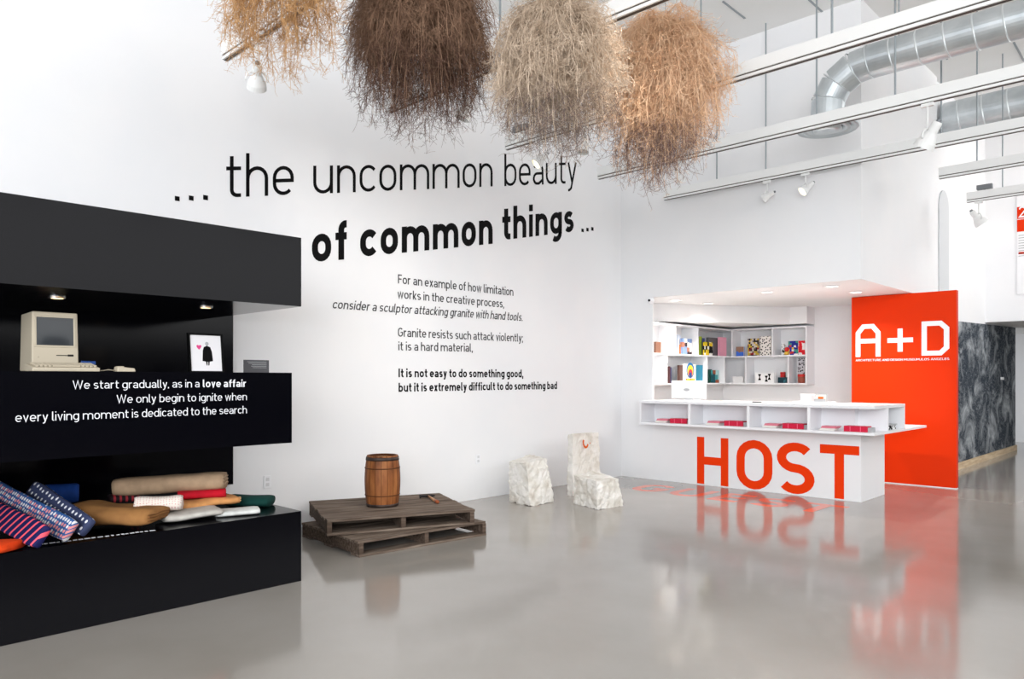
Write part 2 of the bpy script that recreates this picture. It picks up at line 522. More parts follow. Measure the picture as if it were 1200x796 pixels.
        S.append((p, False))
    elif ch == 'D': W = .7; q = .3; S.append(([(h, h), (h, 1 - h)] + arc(W - h - q, 1 - h - q, q, q, 90, 0, 6) + arc(W - h - q, h + q, q, q, 0, -90, 6), True))
    elif ch == 'A': W = .74; S.append(([(h * .8, 0), (W / 2, 1 - h * .4), (W - h * .8, 0)], False)); S.append(([(W * .2, .28), (W * .8, .28)], False))
    elif ch == 'R':
        W = .66; q = .27; S.append(I(h, 0, 1)); S.append(([(h, 1 - h), (W - h - q, 1 - h)] + arc(W - h - q, 1 - h - q + .02, q, q - .02, 90, -90, 8) + [(h, .5 - .02)], False)); S.append(([(W * .5, .48), (W - h, 0)], False))
    elif ch == 'N': W = .74; S.append(([(h, 0), (h, 1)], False)); S.append(([(h, 1 - h * .2), (W - h, h * .2)], False)); S.append(I(W - h, 0, 1))
    elif ch == 'M': W = .9; S.append(I(h, 0, 1)); S.append(I(W - h, 0, 1)); S.append(([(h, 1 - h * .3), (W / 2, .35), (W - h, 1 - h * .3)], False))
    else: W = .5
    return S, W + 2 * sp


def ribbon(pts, closed, w):
    """flat stroke of width w along 2-D points with mitred joints -> verts, quads"""
    q = [pts[0]]
    for p in pts[1:]:
        if abs(p[0] - q[-1][0]) + abs(p[1] - q[-1][1]) > 1e-5: q.append(p)
    if closed and abs(q[0][0] - q[-1][0]) + abs(q[0][1] - q[-1][1]) < 1e-5: q.pop()
    n = len(q)
    L, Rr = [], []
    for i in range(n):
        a = q[i - 1] if (i > 0 or closed) else None
        b = q[(i + 1) % n] if (i < n - 1 or closed) else None
        d1 = Vector((q[i][0] - a[0], q[i][1] - a[1])).normalized() if a else None
        d2 = Vector((b[0] - q[i][0], b[1] - q[i][1])).normalized() if b else None
        if d1 is None: nn, k = Vector((-d2.y, d2.x)), 1.0
        elif d2 is None: nn, k = Vector((-d1.y, d1.x)), 1.0
        else:
            t = d1 + d2
            t = t.normalized() if t.length > 1e-4 else d1
            nn = Vector((-t.y, t.x))
            k = 1.0 / max(0.45, nn.dot(Vector((-d1.y, d1.x))))
        L.append((q[i][0] + nn.x * w / 2 * k, q[i][1] + nn.y * w / 2 * k))
        Rr.append((q[i][0] - nn.x * w / 2 * k, q[i][1] - nn.y * w / 2 * k))
    m = n if closed else n - 1
    return L + Rr, [(i, (i + 1) % n, (i + 1) % n + n, i + n) for i in range(m)]


def text_flat(txt, w, track=0.0):
    """-> list of (letter, verts2d, faces), total width"""
    x = 0.0
    out = []
    ws = w if callable(w) else (lambda i: w)
    for i, ch in enumerate(txt):
        S, adv = glyph(ch, ws(i))
        V, Fc = [], []
        sb = SB + 0.1 * ws(i)
        for k_, (pts, closed) in enumerate(S):
            v, f = ribbon(pts, closed, ws(i))
            o = len(V)
            V += [(a + x + sb, b, k_ * .0004) for a, b in v]
            Fc += [tuple(k + o for k in q) for q in f]
        if V: out.append((ch, V, Fc))
        x += adv + track
    x0 = min(p[0] for l in out for p in l[1]); x1 = max(p[0] for l in out for p in l[1])
    return [(c, [(a - x0, b, k) for a, b, k in V], Fc) for c, V, Fc in out], x1 - x0


def lay_text(mb, txt, w, p0, p1, h0, h1, up, nrm, slant=0.0, track=0.0, depth=0.003, lift=0.001):
    """letters from baseline p0 to p1 (world), cap height h0..h1 along up, given a thin vinyl body along nrm"""
    ls, L = text_flat(txt, w, track)
    p0, p1, up, nrm = Vector(p0), Vector(p1), Vector(up), Vector(nrm)
    res = []
    for ch, V, Fc in ls:
        vs = []
        for a, b, k in V:
            u = a / L
            h = h0 + (h1 - h0) * u
            vs.append(p0.lerp(p1, u) + up * (b * h) + (p1 - p0).normalized() * (slant * b * h) + nrm * (lift + depth + k))
        n = len(vs)
        back = [v - nrm * depth for v in vs]
        edge = {}
        for f in Fc:
            for i in range(4):
                e = (f[i], f[(i + 1) % 4])
                k = tuple(sorted(e))
                edge[k] = None if k in edge else e
        fs = list(Fc) + [(e[1], e[0], e[0] + n, e[1] + n) for e in edge.values() if e]
        if mb is not None: mb.add(vs + back, fs)
        res.append((ch, vs + back, fs))
    return res


# ------------------------------------------------------------------ the room
XW, YF, CEIL, SOF = -6.28, 8.8, 5.71, 2.53
struct('floor', MB().box(-6.6, 7, -6, 20.2, -0.2, 0), M['floor'])
struct('ceiling', MB().box(-6.6, 7, -6, 20.2, CEIL, CEIL + 0.2), M['ceiling'])
struct('wall_left', MB().box(-6.58, XW, -6, 12.2, 0, CEIL), M['wall'])
VX, VY = -2.98, 11.86
struct('wall_upper', MB().box(XW, VX, YF, VY, SOF, CEIL), M['wall'])             # closed volume over the reception niche
struct('wall_panel', MB().box(XW, -5.75, YF, YF + 0.03, 0, SOF), M['wall'])      # white pier left of the desk
struct('wall_niche', MB().box(XW, -3.0, VY - 0.06, VY + 0.1, 0, SOF), M['wall'])
struct('wall_passage', MB().box(-3.3, -3.02, VY + 0.1, 17.4, 0, CEIL), M['wall'])
struct('wall_far', MB().box(-3.02, 7, 15.0, 15.2, 2.38, CEIL), M['wall'])
struct('ceiling_passage', MB().box(-6.4, 7, 15.2, 20, 2.4, 2.5), M['ceiling'])
struct('wall_rear_passage', MB().box(-6.4, 7, 19.6, 19.8, 0, 2.4), M['wall'])
struct('wall_right_unseen', MB().box(7.0, 7.2, -6, 20, 0, 2.4), mat('grey_side_wall', (120, 120, 122), 0.7, 0.2))  # unseen wall, added low and dark grey for the black shelf to mirror
# arched recess on the passage wall
ap = [(12.08, 2.4)] + [(12.33 - 0.25 * math.cos(a * PI / 12), 3.93 + 0.25 * math.sin(a * PI / 12)) for a in range(13)] + [(12.58, 2.4)]
mb = MB(); n = len(ap)
mb.add([(-3.018, y, z) for y, z in ap] + [(-3.0, y, z) for y, z in ap], [tuple(range(n)), tuple(range(n, 2 * n))] + [(i, (i + 1) % n, (i + 1) % n + n, i + n) for i in range(n)])
struct('trim_1', mb, M['arch_grey'])
# short thin grey strips on the ceiling
for i, (a, b) in enumerate([((847, 2), (873, 22)), ((909, 46), (919, 55)), ((948, 0), (973, 23)), ((1051, 74), (1079, 104)), ((1102, 60), (1110, 70)), ((1188, 50), (1200, 72))]):
    p, q = onZ(*a, CEIL - 0.006), onZ(*b, CEIL - 0.006)
    d = Vector((0.012, 0, 0))
    mb = MB().hexa([p - d, p + d, q + d, q - d] + [v + Vector((0, 0, 0.006)) for v in (p - d, p + d, q + d, q - d)])
    struct('trim_%d' % (i + 2), mb, M['rod'])

# ------------------------------------------------------------------ black display unit
XB = -4.616
Y0 = -0.9
BXC = (XW + XB) / 2
tag(MB().box(XW + 0.004, XW + 0.07, Y0, 2.965, 0.485, 2.37).build('display_back_panel', M['black']), 'tall black lacquered back panel on the left wall behind the computer and fabrics', 'panel')
canopy = thing('display_canopy', (BXC, 1.0, 1.9), 'black lacquered canopy box jutting from the wall above the vintage computer', 'display canopy')
MB().box(XW + 0.071, XB, Y0, 2.693, 1.9, 2.376).build('canopy_box', M['black'], canopy)
unit = canopy
shelf = thing('display_shelf', (BXC, 1.0, 0.961), 'black lacquered shelf box with white lettering under the vintage computer', 'display shelf')
MB().box(XW + 0.071, XB, Y0, 2.621, 0.961, 1.441).build('shelf_box', M['black'], shelf)
bench = thing('display_bench', (BXC, 1.0, 0), 'low black lacquered bench on the floor piled with folded fabrics', 'display bench')
MB().box(XW + 0.004, XB, Y0, 2.693, 0, 0.484).build('bench_box', M['black'], bench)
BT = 0.484
for px, py in ((67, 348.6), (241, 360.0)):
    p = onZ(px, py, 1.9)
    d = MB().lathe([(0.0, 0), (0.034, 0), (0.034, 0.004)], 20, (p.x, p.y, 1.893)).build('puck_light', M['warm_lit'], unit)
    MB().lathe([(0.034, 0), (0.046, 0), (0.046, 0.006), (0.034, 0.006)], 20, (p.x, p.y, 1.893)).build('puck_ring', M['chrome'], d)
    spot('puck_lamp', (p.x, p.y, 1.885), (p.x + 0.1, p.y, 0), 7, 120, (1, 0.86, 0.68), 0.8, 0.03)
mb = MB()
up = Vector((0, 0, 1))


def wall_line(mb, txt, wgt, X, a, b, ha, hb, slant=0.0, track=0.0, nrm=(1, 0, 0)):
    """one written line on a plane X: a, b image points of the baseline ends, ha/hb cap heights in image px there"""
    p, q = onX(*a, X), onX(*b, X)
    ka, kb = (onX(a[0], a[1] - ha, X) - p).length, (onX(b[0], b[1] - hb, X) - q).length
    return lay_text(mb, txt, wgt, p, q, ka, kb, up, nrm, slant, track)


def words(t, m, name, txt, *a, **k):
    res = wall_line(None, txt, *a, **k)
    i = 0
    out = []
    for wd_ in txt.split(' '):
        mb = MB()
        for ch, vs, fs in res[i:i + len(wd_)]: mb.add(vs, fs)
        i += len(wd_)
        out.append(mb.build(name, m, t))
    return out


wv_ = M['white_vinyl']
words(shelf, wv_, 'word', 'We start gradually, as in a', 0.09, XB, (85, 456), (233.5, 454), 9.8, 8.9)
for o in words(shelf, wv_, 'bold_word', 'love affair', 0.15, XB, (237.6, 454), (288, 453.6), 8.9, 8.6): o['label'] = 'bold white word ending the first shelf line'
words(shelf, wv_, 'word', 'We only begin to ignite when', 0.09, XB, (136.5, 472.6), (289, 469), 9.6, 8.6)
words(shelf, wv_, 'word', 'every living moment is dedicated to the search', 0.09, XB, (18, 494.8), (289, 484.4), 10.8, 8.6)
# worn row of small white marks along the bench edge (not legible in the photo)
mb = MB()
p, q = onZ(33, 640, BT), onZ(182, 621.5, BT)
dv = (q - p)
L = dv.length; dv.normalize(); nv = Vector((-dv.y, dv.x, 0))
x = 0.0
while x < L:
    ww = R.uniform(0.012, 0.03)
    a = p + dv * x - nv * R.uniform(0.006, 0.012); b = a + dv * ww + nv * R.uniform(-0.003, 0.003); hgt = R.uniform(0.012, 0.022)
    mb.hexa([a, b, b + nv * hgt, a + nv * hgt] + [v + Vector((0, 0, 0.0015)) for v in (a, b, b + nv * hgt, a + nv * hgt)])
    x += ww + R.uniform(0.004, 0.016)
mb.build('bench_marking', M['white_vinyl'], bench)

# ------------------------------------------------------------------ wall lettering
XL = XW
t = thing('wall_lettering', (XL, 3.5, 2.9), 'large black two-line headline lettering high on the white left wall', 'lettering')


def dots(pts, size, X, t):
    for px, py in pts:
        a = onX(px - size / 2, py, X); s2 = (onX(px + size / 2, py, X) - a).length * 0.9
        MB().box(X + 0.001, X + 0.004, a.y, a.y + s2, a.z - s2 / 2, a.z + s2 / 2).build('dot', M['black_vinyl'], t)


bv = M['black_vinyl']
dots([(207.8, 232.4), (224.2, 231.8), (241, 231.2)], 6.0, XL, t)
words(t, bv, 'word', 'the', 0.085, XL, (265, 231.6), (344, 228.2), 51, 47.5)
words(t, bv, 'word', 'uncommon', 0.082, XL, (367, 227.4), (577, 218.6), 46.5, 38.5)
words(t, bv, 'word', 'beauty', 0.082, XL, (591, 218.3), (675.5, 214.6), 37, 34)
for a in (('of', 0.19, XL, (365.5, 307.4), (406, 304.0), 46, 45), ('common', 0.19, XL, (422, 301.3), (577, 285.8), 44.5, 39.5), ('things', 0.18, XL, (588.5, 281.6), (672, 271.6), 38.5, 34.5)):
    words(t, bv, 'bold_word', *a)[0]['label'] = 'bold black word of the lower headline'
dots([(682.7, 269.8), (688.4, 268.9), (694.2, 268.1)], 2.7, XL, t)

t = thing('wall_lettering', (XL, 5.2, 2.0), 'grey five-line paragraph about granite on the white left wall below the headline', 'lettering')
gv = M['grey_vinyl']
words(t, gv, 'word', 'For an example of how limitation', 0.12, XL, (466.3, 332.2), (601.3, 346.8), 10.6, 9.6)
words(t, gv, 'word', 'works in the creative process,', 0.12, XL, (465.8, 349.4), (590.5, 360.8), 10.2, 9.6)
words(t, gv, 'word', 'consider a sculptor attacking granite with hand tools.', 0.12, XL, (389.3, 361.4), (612, 376.4), 10.6, 9.4, slant=0.2)
words(t, gv, 'word', 'Granite resists such attack violently;', 0.12, XL, (466.3, 394.5), (612.5, 400.8), 10.4, 9.2)
words(t, gv, 'word', 'it is a hard material,', 0.12, XL, (466.8, 410.7), (553.8, 412.4), 10.2, 9.6)
t = thing('wall_lettering', (XL, 5.6, 1.45), 'bold black two-line sentence lowest on the white left wall', 'lettering')
words(t, bv, 'word', 'It is not easy to do something good,', 0.175, XL, (467, 442.2), (613, 442.4), 10.2, 9.0)
words(t, bv, 'word', 'but it is extremely difficult to do something bad', 0.175, XL, (467, 459.4), (652.5, 456.0), 10.4, 8.6)


# outlets on the left wall
def outlet(p, label):
    t = thing('wall_outlet', p, label, 'outlet', 'outlets on the left wall')
    MB().box(p.x + .001, p.x + 0.008, p.y - 0.036, p.y + 0.036, p.z - 0.058, p.z + 0.058).build('cover_plate', M['white_lam'], t, bevel=0.003)
    for s in (-1, 1):
        MB().box(p.x + 0.008, p.x + 0.0095, p.y - 0.016, p.y + 0.016, p.z + s * 0.024 - 0.015, p.z + s * 0.024 + 0.015).build('socket', M['socket'], t)


outlet(onX(313, 565, XW), 'white double wall outlet just right of the black bench')
outlet(onX(560, 538, XW), 'white double wall outlet behind the wooden pallets')

# ------------------------------------------------------------------ reception desk
DX0, DX1, DY0 = -5.75, -2.73, 8.47
desk = thing('reception_desk', (-4.3, 8.9, 0), 'white reception desk with open cubbies and red HOST lettering on its front', 'desk')
base = MB().box(-5.75, -2.98, YF, 9.6, 0, 0.782).build('base', M['wall'], desk)
MB().prism([(DX0, DY0), (DX1, DY0), (DX1, 10.4), (-3.35, 10.4), (-3.35, 9.3), (DX0, 9.3)], 0.782, 0.812).build('ledge', M['white_lam'], desk, bevel=0.003)
MB().prism([(DX0, DY0), (DX1, DY0), (DX1, 9.53), (-3.35, 9.53), (-3.35, 9.3), (DX0, 9.3)], 1.07, 1.105).build('desk_top', M['desk_top'], desk, bevel=0.003)
MB().prism([(DX0 + .03, YF), (-3.05, YF), (-3.05, 8.92), (-3.05, 9.55), (-3.09, 9.55), (-3.09, YF + .03), (DX0 + .03, YF + .03)], 0.812, 1.07).build('cubby_back', M['white_lam'], desk)
for px in (807.5, 876.5, 947.5):
    X = onY(px, 490, DY0).x
    MB().box(X - 0.017, X + 0.017, DY0 + .004, YF, 0.812, 1.07).build('divider', M['white_lam'], desk)
MB().box(DX0, DX0 + 0.03, DY0 + .002, 9.3, 0.812, 1.07).build('end_panel', M['white_lam'], desk)
MB().box(-3.05, DX1 - .004, 8.92, 8.95, 0.812, 1.07).build('divider', M['white_lam'], desk)
MB().box(-3.09, DX1 - .002, 9.5, 9.53, 0.812, 1.07).build('end_panel', M['white_lam'], desk)
for ch, x0, x1 in (('H', 817, 853.6), ('O', 863.2, 905.2), ('S', 910.5, 954.6), ('T', 961, 1007)):
    p, q = onY(x0, 570, YF), onY(x1, 580, YF)
    p.z = q.z = 0.014
    mb = MB()
    lay_text(mb, ch, 0.168, p, q, 0.618, 0.618, up, (0, -1, 0))
    o = mb.build('letter', M['orange_vinyl'], base)
    o['label'] = 'red-orange letter %s' % ch
# lettering on the floor in front of the desk
t = thing('floor_lettering', (-4.3, 8.1, 0), 'faded orange GUEST lettering flat on the concrete floor before the white desk', 'lettering')
for ch, x0, x1 in (('G', -5.50, -5.06), ('U', -4.95, -4.51), ('E', -4.37, -4.02), ('S', -3.91, -3.48), ('T', -3.40, -2.96)):
    for c_, vs, fs in lay_text(None, ch, 0.17, (x0, 7.80, 0), (x1, 7.80, 0), 0.60, 0.60, (0, 1, 0), (0, 0, 1), depth=0.0012, lift=0.0):
        MB().add(vs, fs).build('letter', M['floor_vinyl'], t)['label'] = 'faded orange letter %s' % ch

# ------------------------------------------------------------------ red sign panel
PY = 10.67
sign = thing('sign_panel', (-3.1, PY, 0), 'tall red-orange sign panel with white A+D letters beside the desk', 'sign')
MB().box(-3.74, -2.46, PY, PY + 0.09, 0.012, 2.525).build('panel', M['orange'], sign, bevel=0.003)
MB().box(-3.74, -2.46, PY + 0.005, PY + 0.085, 0, 0.012).build('plinth_strip', M['white_lam'], sign)


def panel_strokes(polys, wd, name, label):
    mb = MB()
    for k_, (pts, closed) in enumerate(polys):
        v, f = ribbon(pts, closed, wd)
        n = len(v)
        vs = [(a, PY - 0.004 - k_ * .0005, b) for a, b in v] + [(a, PY - 0.0005, b) for a, b in v]
        ed = {}
        for q in f:
            for i in range(4):
                e = (q[i], q[(i + 1) % 4]); k = tuple(sorted(e)); ed[k] = None if k in ed else e
        mb.add(vs, list(f) + [(e[1], e[0], e[0] + n, e[1] + n) for e in ed.values() if e])
    mb.build(name, M['white_vinyl'], sign)['label'] = label


sw = 0.062
hs = sw / 2
ax0, ax1, az0, az1 = -3.684, -3.362, 1.70, 2.145
panel_strokes([([(ax0 + hs, az0), (ax0 + hs, az1 - 0.12), (ax0 + 0.10, az1 - hs), (ax1 - 0.10, az1 - hs), (ax1 - hs, az1 - 0.12), (ax1 - hs, az0)], False), ([(ax0 + hs, 1.915), (ax1 - hs, 1.915)], False)], sw, 'letter', 'white letter A')
panel_strokes([([(-3.275, 1.912), (-2.962, 1.912)], False), ([(-3.118, 1.76), (-3.118, 2.066)], False)], sw, 'plus_sign', 'white plus sign')
bx0, bx1 = -2.86, -2.54
panel_strokes([([(bx0 + hs, az0 + hs), (bx0 + hs, az1 - hs), (bx1 - 0.10, az1 - hs), (bx1 - hs, az1 - 0.10), (bx1 - hs, az0 + 0.10), (bx1 - 0.10, az0 + hs)], True)], sw, 'letter', 'white letter D')
mb = MB()
lay_text(mb, 'ARCHITECTURE AND DESIGN MUSEUM', 0.13, (ax0, PY, 1.64), (-2.885, PY, 1.64), 0.028, 0.028, up, (0, -1, 0))
lay_text(mb, '/LOS ANGELES', 0.13, (-2.875, PY, 1.64), (bx1, PY, 1.64), 0.028, 0.028, up, (0, -1, 0))
mb.build('caption', M['white_vinyl'], sign)['label'] = 'small white caption line'

# ------------------------------------------------------------------ niche: shelving, bulkhead, downlights
SX, SY, SXE = -5.98, 11.5, -4.70           # shelf fronts and right end
ZB, ZM, ZT = 1.32, 1.765, 2.215
TH = 0.022
WY = VY - 0.06
shelves = thing('wall_shelving', (-5.4, 11.2, ZB), 'white L-shaped wall shelving of books and gifts above the reception desk', 'shelving')
for nm, z in (('shelf_board', ZB), ('shelf_board', ZM), ('top_board', ZT)):
    MB().prism([(XW + .002, YF + .14), (SX, YF + .14), (SX, SY), (SXE, SY), (SXE, WY - .002), (XW + .002, WY - .002)], z - TH / 2, z + TH / 2).build(nm, M['white_lam'], shelves)


def yline(px): return onX(px, 410, SX).y


def xline(px): return onY(px, 410, SY).x


for px in (792, 818.5):
    y = yline(px); MB().box(XW + .002, SX - .003, y - .011, y + .011, ZM + .011, ZT - .011).build('divider', M['white_lam'], shelves)
for px in (782, 829, 849.5):
    y = yline(px); MB().box(XW + .002, SX - .003, y - .011, y + .011, ZB + .011, ZM - .011).build('divider', M['white_lam'], shelves)
for px in (857.5, 905):
    x = xline(px); MB().box(x - .011, x + .011, SY + .003, WY - .002, ZM + .011, ZT - .011).build('divider', M['white_lam'], shelves)
for px in (873.5, 923.5):
    x = xline(px); MB().box(x - .011, x + .011, SY + .003, WY - .002, ZB + .011, ZM - .011).build('divider', M['white_lam'], shelves)
MB().box(SXE - .025, SXE - .001, SY + .001, WY - .002, ZB + .011, ZT - .011).build('end_panel', M['white_lam'], shelves)
p, q = onX(794, 377.8, SX), onY(926, 383.6, SY)
struct('wall_bulkhead', MB().prism([(XW, 9.35), (q.x, SY), (SXE, SY), (SXE, WY), (XW, WY)], 2.262, SOF - .001), M['wall'])
DL = [(791.5, 351.6), (829.7, 355.2), (898.6, 342.3), (975, 335.3), (1003, 342.2)]
dlab = ['recessed downlight nearest the security camera', 'recessed downlight nearest the shelf corner', 'recessed downlight above the middle of the desk', 'recessed downlight at the front right corner of the soffit', 'recessed downlight against the red sign panel']
proto = None
for (px, py), lb in zip(DL, dlab):
    p = onZ(px, py, SOF)
    if proto is None:
        t = proto = thing('downlight', (p.x, p.y, SOF), lb, 'downlight', 'downlights in the reception soffit')
        MB().lathe([(0.075, -.001), (0.095, -.001), (0.095, -.008), (0.075, -.012)], 24).build('trim_ring', M['white_lam'], t, world=False)
        MB().lathe([(0.0, -.004), (0.075, -.004), (0.075, -.001)], 24).build('lens', M['down_lit'], t, world=False)
    else:
        t = copy_tree(proto); t.location = (p.x, p.y, SOF); t['label'] = lb
    spot('downlight_lamp', (p.x, p.y, SOF - .03), (p.x, p.y, 0), 74, 130, (1, 0.93, 0.84), 0.9, 0.06)
# security camera
p = onY(764.5, 352.5, YF)
t = thing('security_camera', (p.x, YF, p.z), 'small white dome security camera under the soffit at the pier edge', 'camera')
MB().lathe([(0.0, 0.0), (0.05, 0.0), (0.05, 0.02), (0.042, 0.03), (0, 0.03)], 20, (p.x, YF - .03 , p.z + .0), (0, -1, 0)).build('mount', M['white_lam'], t)
MB().box(p.x - .02, p.x + .02, YF - .032, YF, p.z - .02, p.z + .02).build('bracket', M['white_lam'], t)
MB().lathe([(0.042 * math.cos(a * PI / 16), 0.042 * math.sin(a * PI / 16)) for a in range(9)], 20, (p.x, YF - .06, p.z), (0, -1, 0)).build('dome', M['white_lam'], t, smooth=True)
MB().lathe([(0.0, 0.024), (0.016, 0.02), (0.019, 0.0)], 16, (p.x + .008, YF - .086, p.z - .002), (.3, -1, -.1)).build('lens', M['dark'], t)


# ------------------------------------------------------------------ goods on the shelves
def book(name, cx, cy, z, wd, ht, th, rz, m, label, cat='book', group=None, tilt=0.0, pages=True):
    """upright volume; front cover faces local -Y, spine on local -X"""
    t = thing(name, (cx, cy, z), label, cat, group, rz)
    a, b = -wd / 2, wd / 2
    mb = MB().box(a, b, -th / 2, -th / 2 + .004, 0, ht).box(a, b, th / 2 - .004, th / 2, 0, ht).box(a, a + .004, -th / 2 + .004, th / 2 - .004, 0, ht)
    o = mb.build('cover', m, t, world=False)
    if pages: MB().box(a + .005, b - .004, -th / 2 + .0045, th / 2 - .0045, .003, ht - .004).build('pages', M['paper'], t, world=False)
    if tilt: t.rotation_euler = (0, tilt, rz)
    return t


def px_left(px0, px1, yb, yt, X=SX - .05):
    """frame on the left unit: -> y0,y1,height"""
    a, b = onX(px0, 430, X), onX(px1, 430, X)
    return a.y, b.y


def book_left(px0, px1, y_top, z, m, label, cat='book', X=None, th=0.04, name='book', **k):
    X = SX - .09 if X is None else X
    a, b = onX(px0, 430, X), onX(px1, 430, X)
    top = onX((px0 + px1) / 2, y_top, X).z
    zz = z + TH / 2
    return book(name, X, (a.y + b.y) / 2, zz, abs(b.y - a.y), max(.05, top - zz), th, PI / 2, m, label, cat, 'books and gifts on the reception shelving', **k)


def book_back(px0, px1, y_top, z, m, label, cat='book', Y=None, th=0.04, name='book', **k):
    Y = SY + .09 if Y is None else Y
    a, b = onY(px0, 430, Y), onY(px1, 430, Y)
    top = onY((px0 + px1) / 2, y_top, Y).z
    zz = z + TH / 2
    return book(name, (a.x + b.x) / 2, Y, zz, abs(b.x - a.x), max(.05, top - zz), th, 0, m, label, cat, 'books and gifts on the reception shelving', **k)


cm = lambda n, c, r=0.45: mat(n, c, r, 0.35)
book_left(767.3, 778, 401, ZM, pattern_mat('brown_white_band_cover', (118, 84, 70), (232, 232, 228), 'stripes', 3.2, .4, rot=0), 'brown hardback with white band at the left end of the top shelf')
book_left(792.9, 796.5, 392.5, ZM, cm('white_blue_spine', (196, 206, 222)), 'thin pale blue book beside the first divider of the top shelf', X=SX - .15)
book_left(796.5, 799, 404, ZM, cm('orange_spine', (190, 108, 52)), 'short orange-brown book beside the thin pale blue one', X=SX - .12)
book_left(798.5, 809.5, 397, ZM, pattern_mat('photo_cover_red_brown', (168, 110, 92), (122, 146, 190), 'patch', 14, third=[(220, 220, 222), (60, 50, 56)]), 'photo-covered book in reds and blues, second bay of the top shelf')
book_left(818.9, 821.2, 394.5, ZM, cm('lime_cover', (166, 186, 56)), 'tall lime green book against the second divider of the top shelf', X=SX - .12)
book_left(821.2, 824.6, 396.5, ZM, cm('blue_cover', (60, 78, 138)), 'blue book next to the lime green one', X=SX - .13)
book_left(825.0, 834, 401, ZM, pattern_mat('black_yellow_cover', (26, 24, 24), (232, 200, 44), 'patch', 18, third=[(26, 24, 24), (240, 240, 236)]), 'small black, yellow and white picture box before the grey book', X=SX - .03)
book_left(829, 842, 396, ZM, cm('charcoal_cover', (96, 95, 98)), 'large charcoal grey book standing in the third bay of the top shelf', X=SX - .12)
book_left(842.3, 850, 395.5, ZM, cm('pink_cover', (240, 166, 188)), 'pink and white book right of the large charcoal book', X=SX - .065)
book_back(863.4, 872, 406.5, ZM, pattern_mat('brown_blue_cover', (150, 116, 98), (70, 118, 216), 'patch', 9, third=[(70, 118, 216)]), 'small brown and blue box in the corner of the top shelf')
book_back(876.8, 890, 396.8, ZM, pattern_mat('dot_grid_cover', (206, 196, 186), (150, 36, 44), 'patch', 34, third=[(38, 32, 34), (200, 170, 60), (206, 196, 186), (120, 108, 104)]), 'book with a grid of red, black and yellow spots')
book_back(891.3, 904, 394.2, ZM, pattern_mat('speckled_white_cover', (236, 230, 224), (40, 36, 36), 'dots', 24, .26), 'tall white book with black specks left of a divider')
book_back(916.6, 919.6, 403.5, ZM, pattern_mat('black_white_cover', (230, 230, 230), (30, 30, 32), 'patch', 40), 'thin black and white patterned book, last bay of the top shelf')
t = thing('toy_figure', onY(922, 416, SY + .07), 'small red round toy beside the blue patterned book', 'toy')
t.location.z = ZM + TH / 2
MB().lathe([(0.0, 0), (.035, 0), (.04, .03), (.03, .055), (.012, .06)], 16).build('body', cm('yellow_toy', (222, 180, 70)), t, world=False, smooth=True)
MB().lathe([(.035 * math.sin(a * PI / 10) + 1e-4, .09 - .04 * math.cos(a * PI / 10)) for a in range(11)], 16).build('head', cm('red_toy', (206, 32, 34)), t, world=False, smooth=True)
book_back(924.3, 936, 399.8, ZM, pattern_mat('blue_diamond_cover', (34, 46, 140), (200, 54, 52), 'patch', 30, third=[(34, 46, 140), (70, 150, 130), (232, 190, 70), (240, 240, 240)]), 'blue book with multicoloured pattern on the top shelf')
book_back(936.2, 944, 399.5, ZM, pattern_mat('red_white_cover', (214, 36, 46), (240, 232, 232), 'patch', 20, third=[(214, 36, 46)]), 'red book with white panel at the right end of the top shelf')
book_left(783, 784.2, 429.5, ZB, cm('dark_brown_spine', (82, 50, 52)), 'thin dark brown book in the lower left bay', X=SX - .04)
book_left(784.3, 785.5, 430.5, ZB, cm('navy_spine', (44, 52, 92)), 'thin navy book in the lower left bay', X=SX - .04)
book_left(795, 800.3, 428, ZB, cm('umber_cover', (92, 66, 60)), 'dark umber book left of the colourful face-out book on the lower shelf')
# colourful face-out book: concentric arcs on a white cover
tb = book_left(800.8, 814.2, 427, ZB, cm('white_cover', (238, 238, 234)), 'white book with concentric blue, yellow and red shapes facing out', X=SX - .06)
for (rad, zc, col, nm) in ((.115, .20, (40, 112, 176), 'blue'), (.088, .19, (244, 214, 60), 'yellow'), (.06, .155, (214, 44, 70), 'crimson'), (.04, .13, (30, 84, 150), 'navy')):
    mb = MB(); k = 24
    mb.add([(rad * math.cos(2 * PI * i / k), -.0215 - (.12 - rad) * .03, zc + rad * 1.05 * math.sin(2 * PI * i / k)) for i in range(k)] + [(rad * math.cos(2 * PI * i / k), -.02, zc + rad * 1.05 * math.sin(2 * PI * i / k)) for i in range(k)],
           [tuple(range(k))] + [(i, (i + 1) % k, (i + 1) % k + k, i + k) for i in range(k)])
    mb.build('printed_disc', cm('cover_print_' + nm, col), tb, world=False)
mb = MB().box(-.13, .13, -.026, -.02, .004, .07)
mb.build('printed_band', pattern_mat('cover_print_band', (222, 54, 52), (246, 216, 60), 'patch', 10, third=[(246, 216, 60)]), tb, world=False)
book_left(814.6, 822.3, 428, ZB, cm('teal_cover', (28, 134, 166)), 'teal book right of the colourful face-out book')
book_left(830.2, 833, 433, ZB, cm('deep_green_cover', (20, 70, 60)), 'dark green book leaning on the lower shelf', X=SX - .11)
book_left(833.3, 841.3, 434, ZB, pattern_mat('teal_picture_cover', (70, 156, 160), (28, 84, 96), 'patch', 12, third=[(170, 214, 214), (150, 84, 60)]), 'teal picture book beside the dark green one')
t = book_back(861, 873, 441.5, ZB, cm('white_card_box', (230, 230, 230)), 'plain white card box in the middle of the lower shelf', 'box', name='card_box', pages=False, th=.14)
MB().box(-.2, .2, -.069, .069, .002, .1).build('tray', cm('white_card_inner', (222, 222, 222)), t, world=False) if False else None
tb = book_back(886.3, 908.5, 437, ZB, cm('white_box', (240, 240, 240)), 'white box printed with three black hourglass shapes', 'box', name='gift_box', pages=False, th=.08)
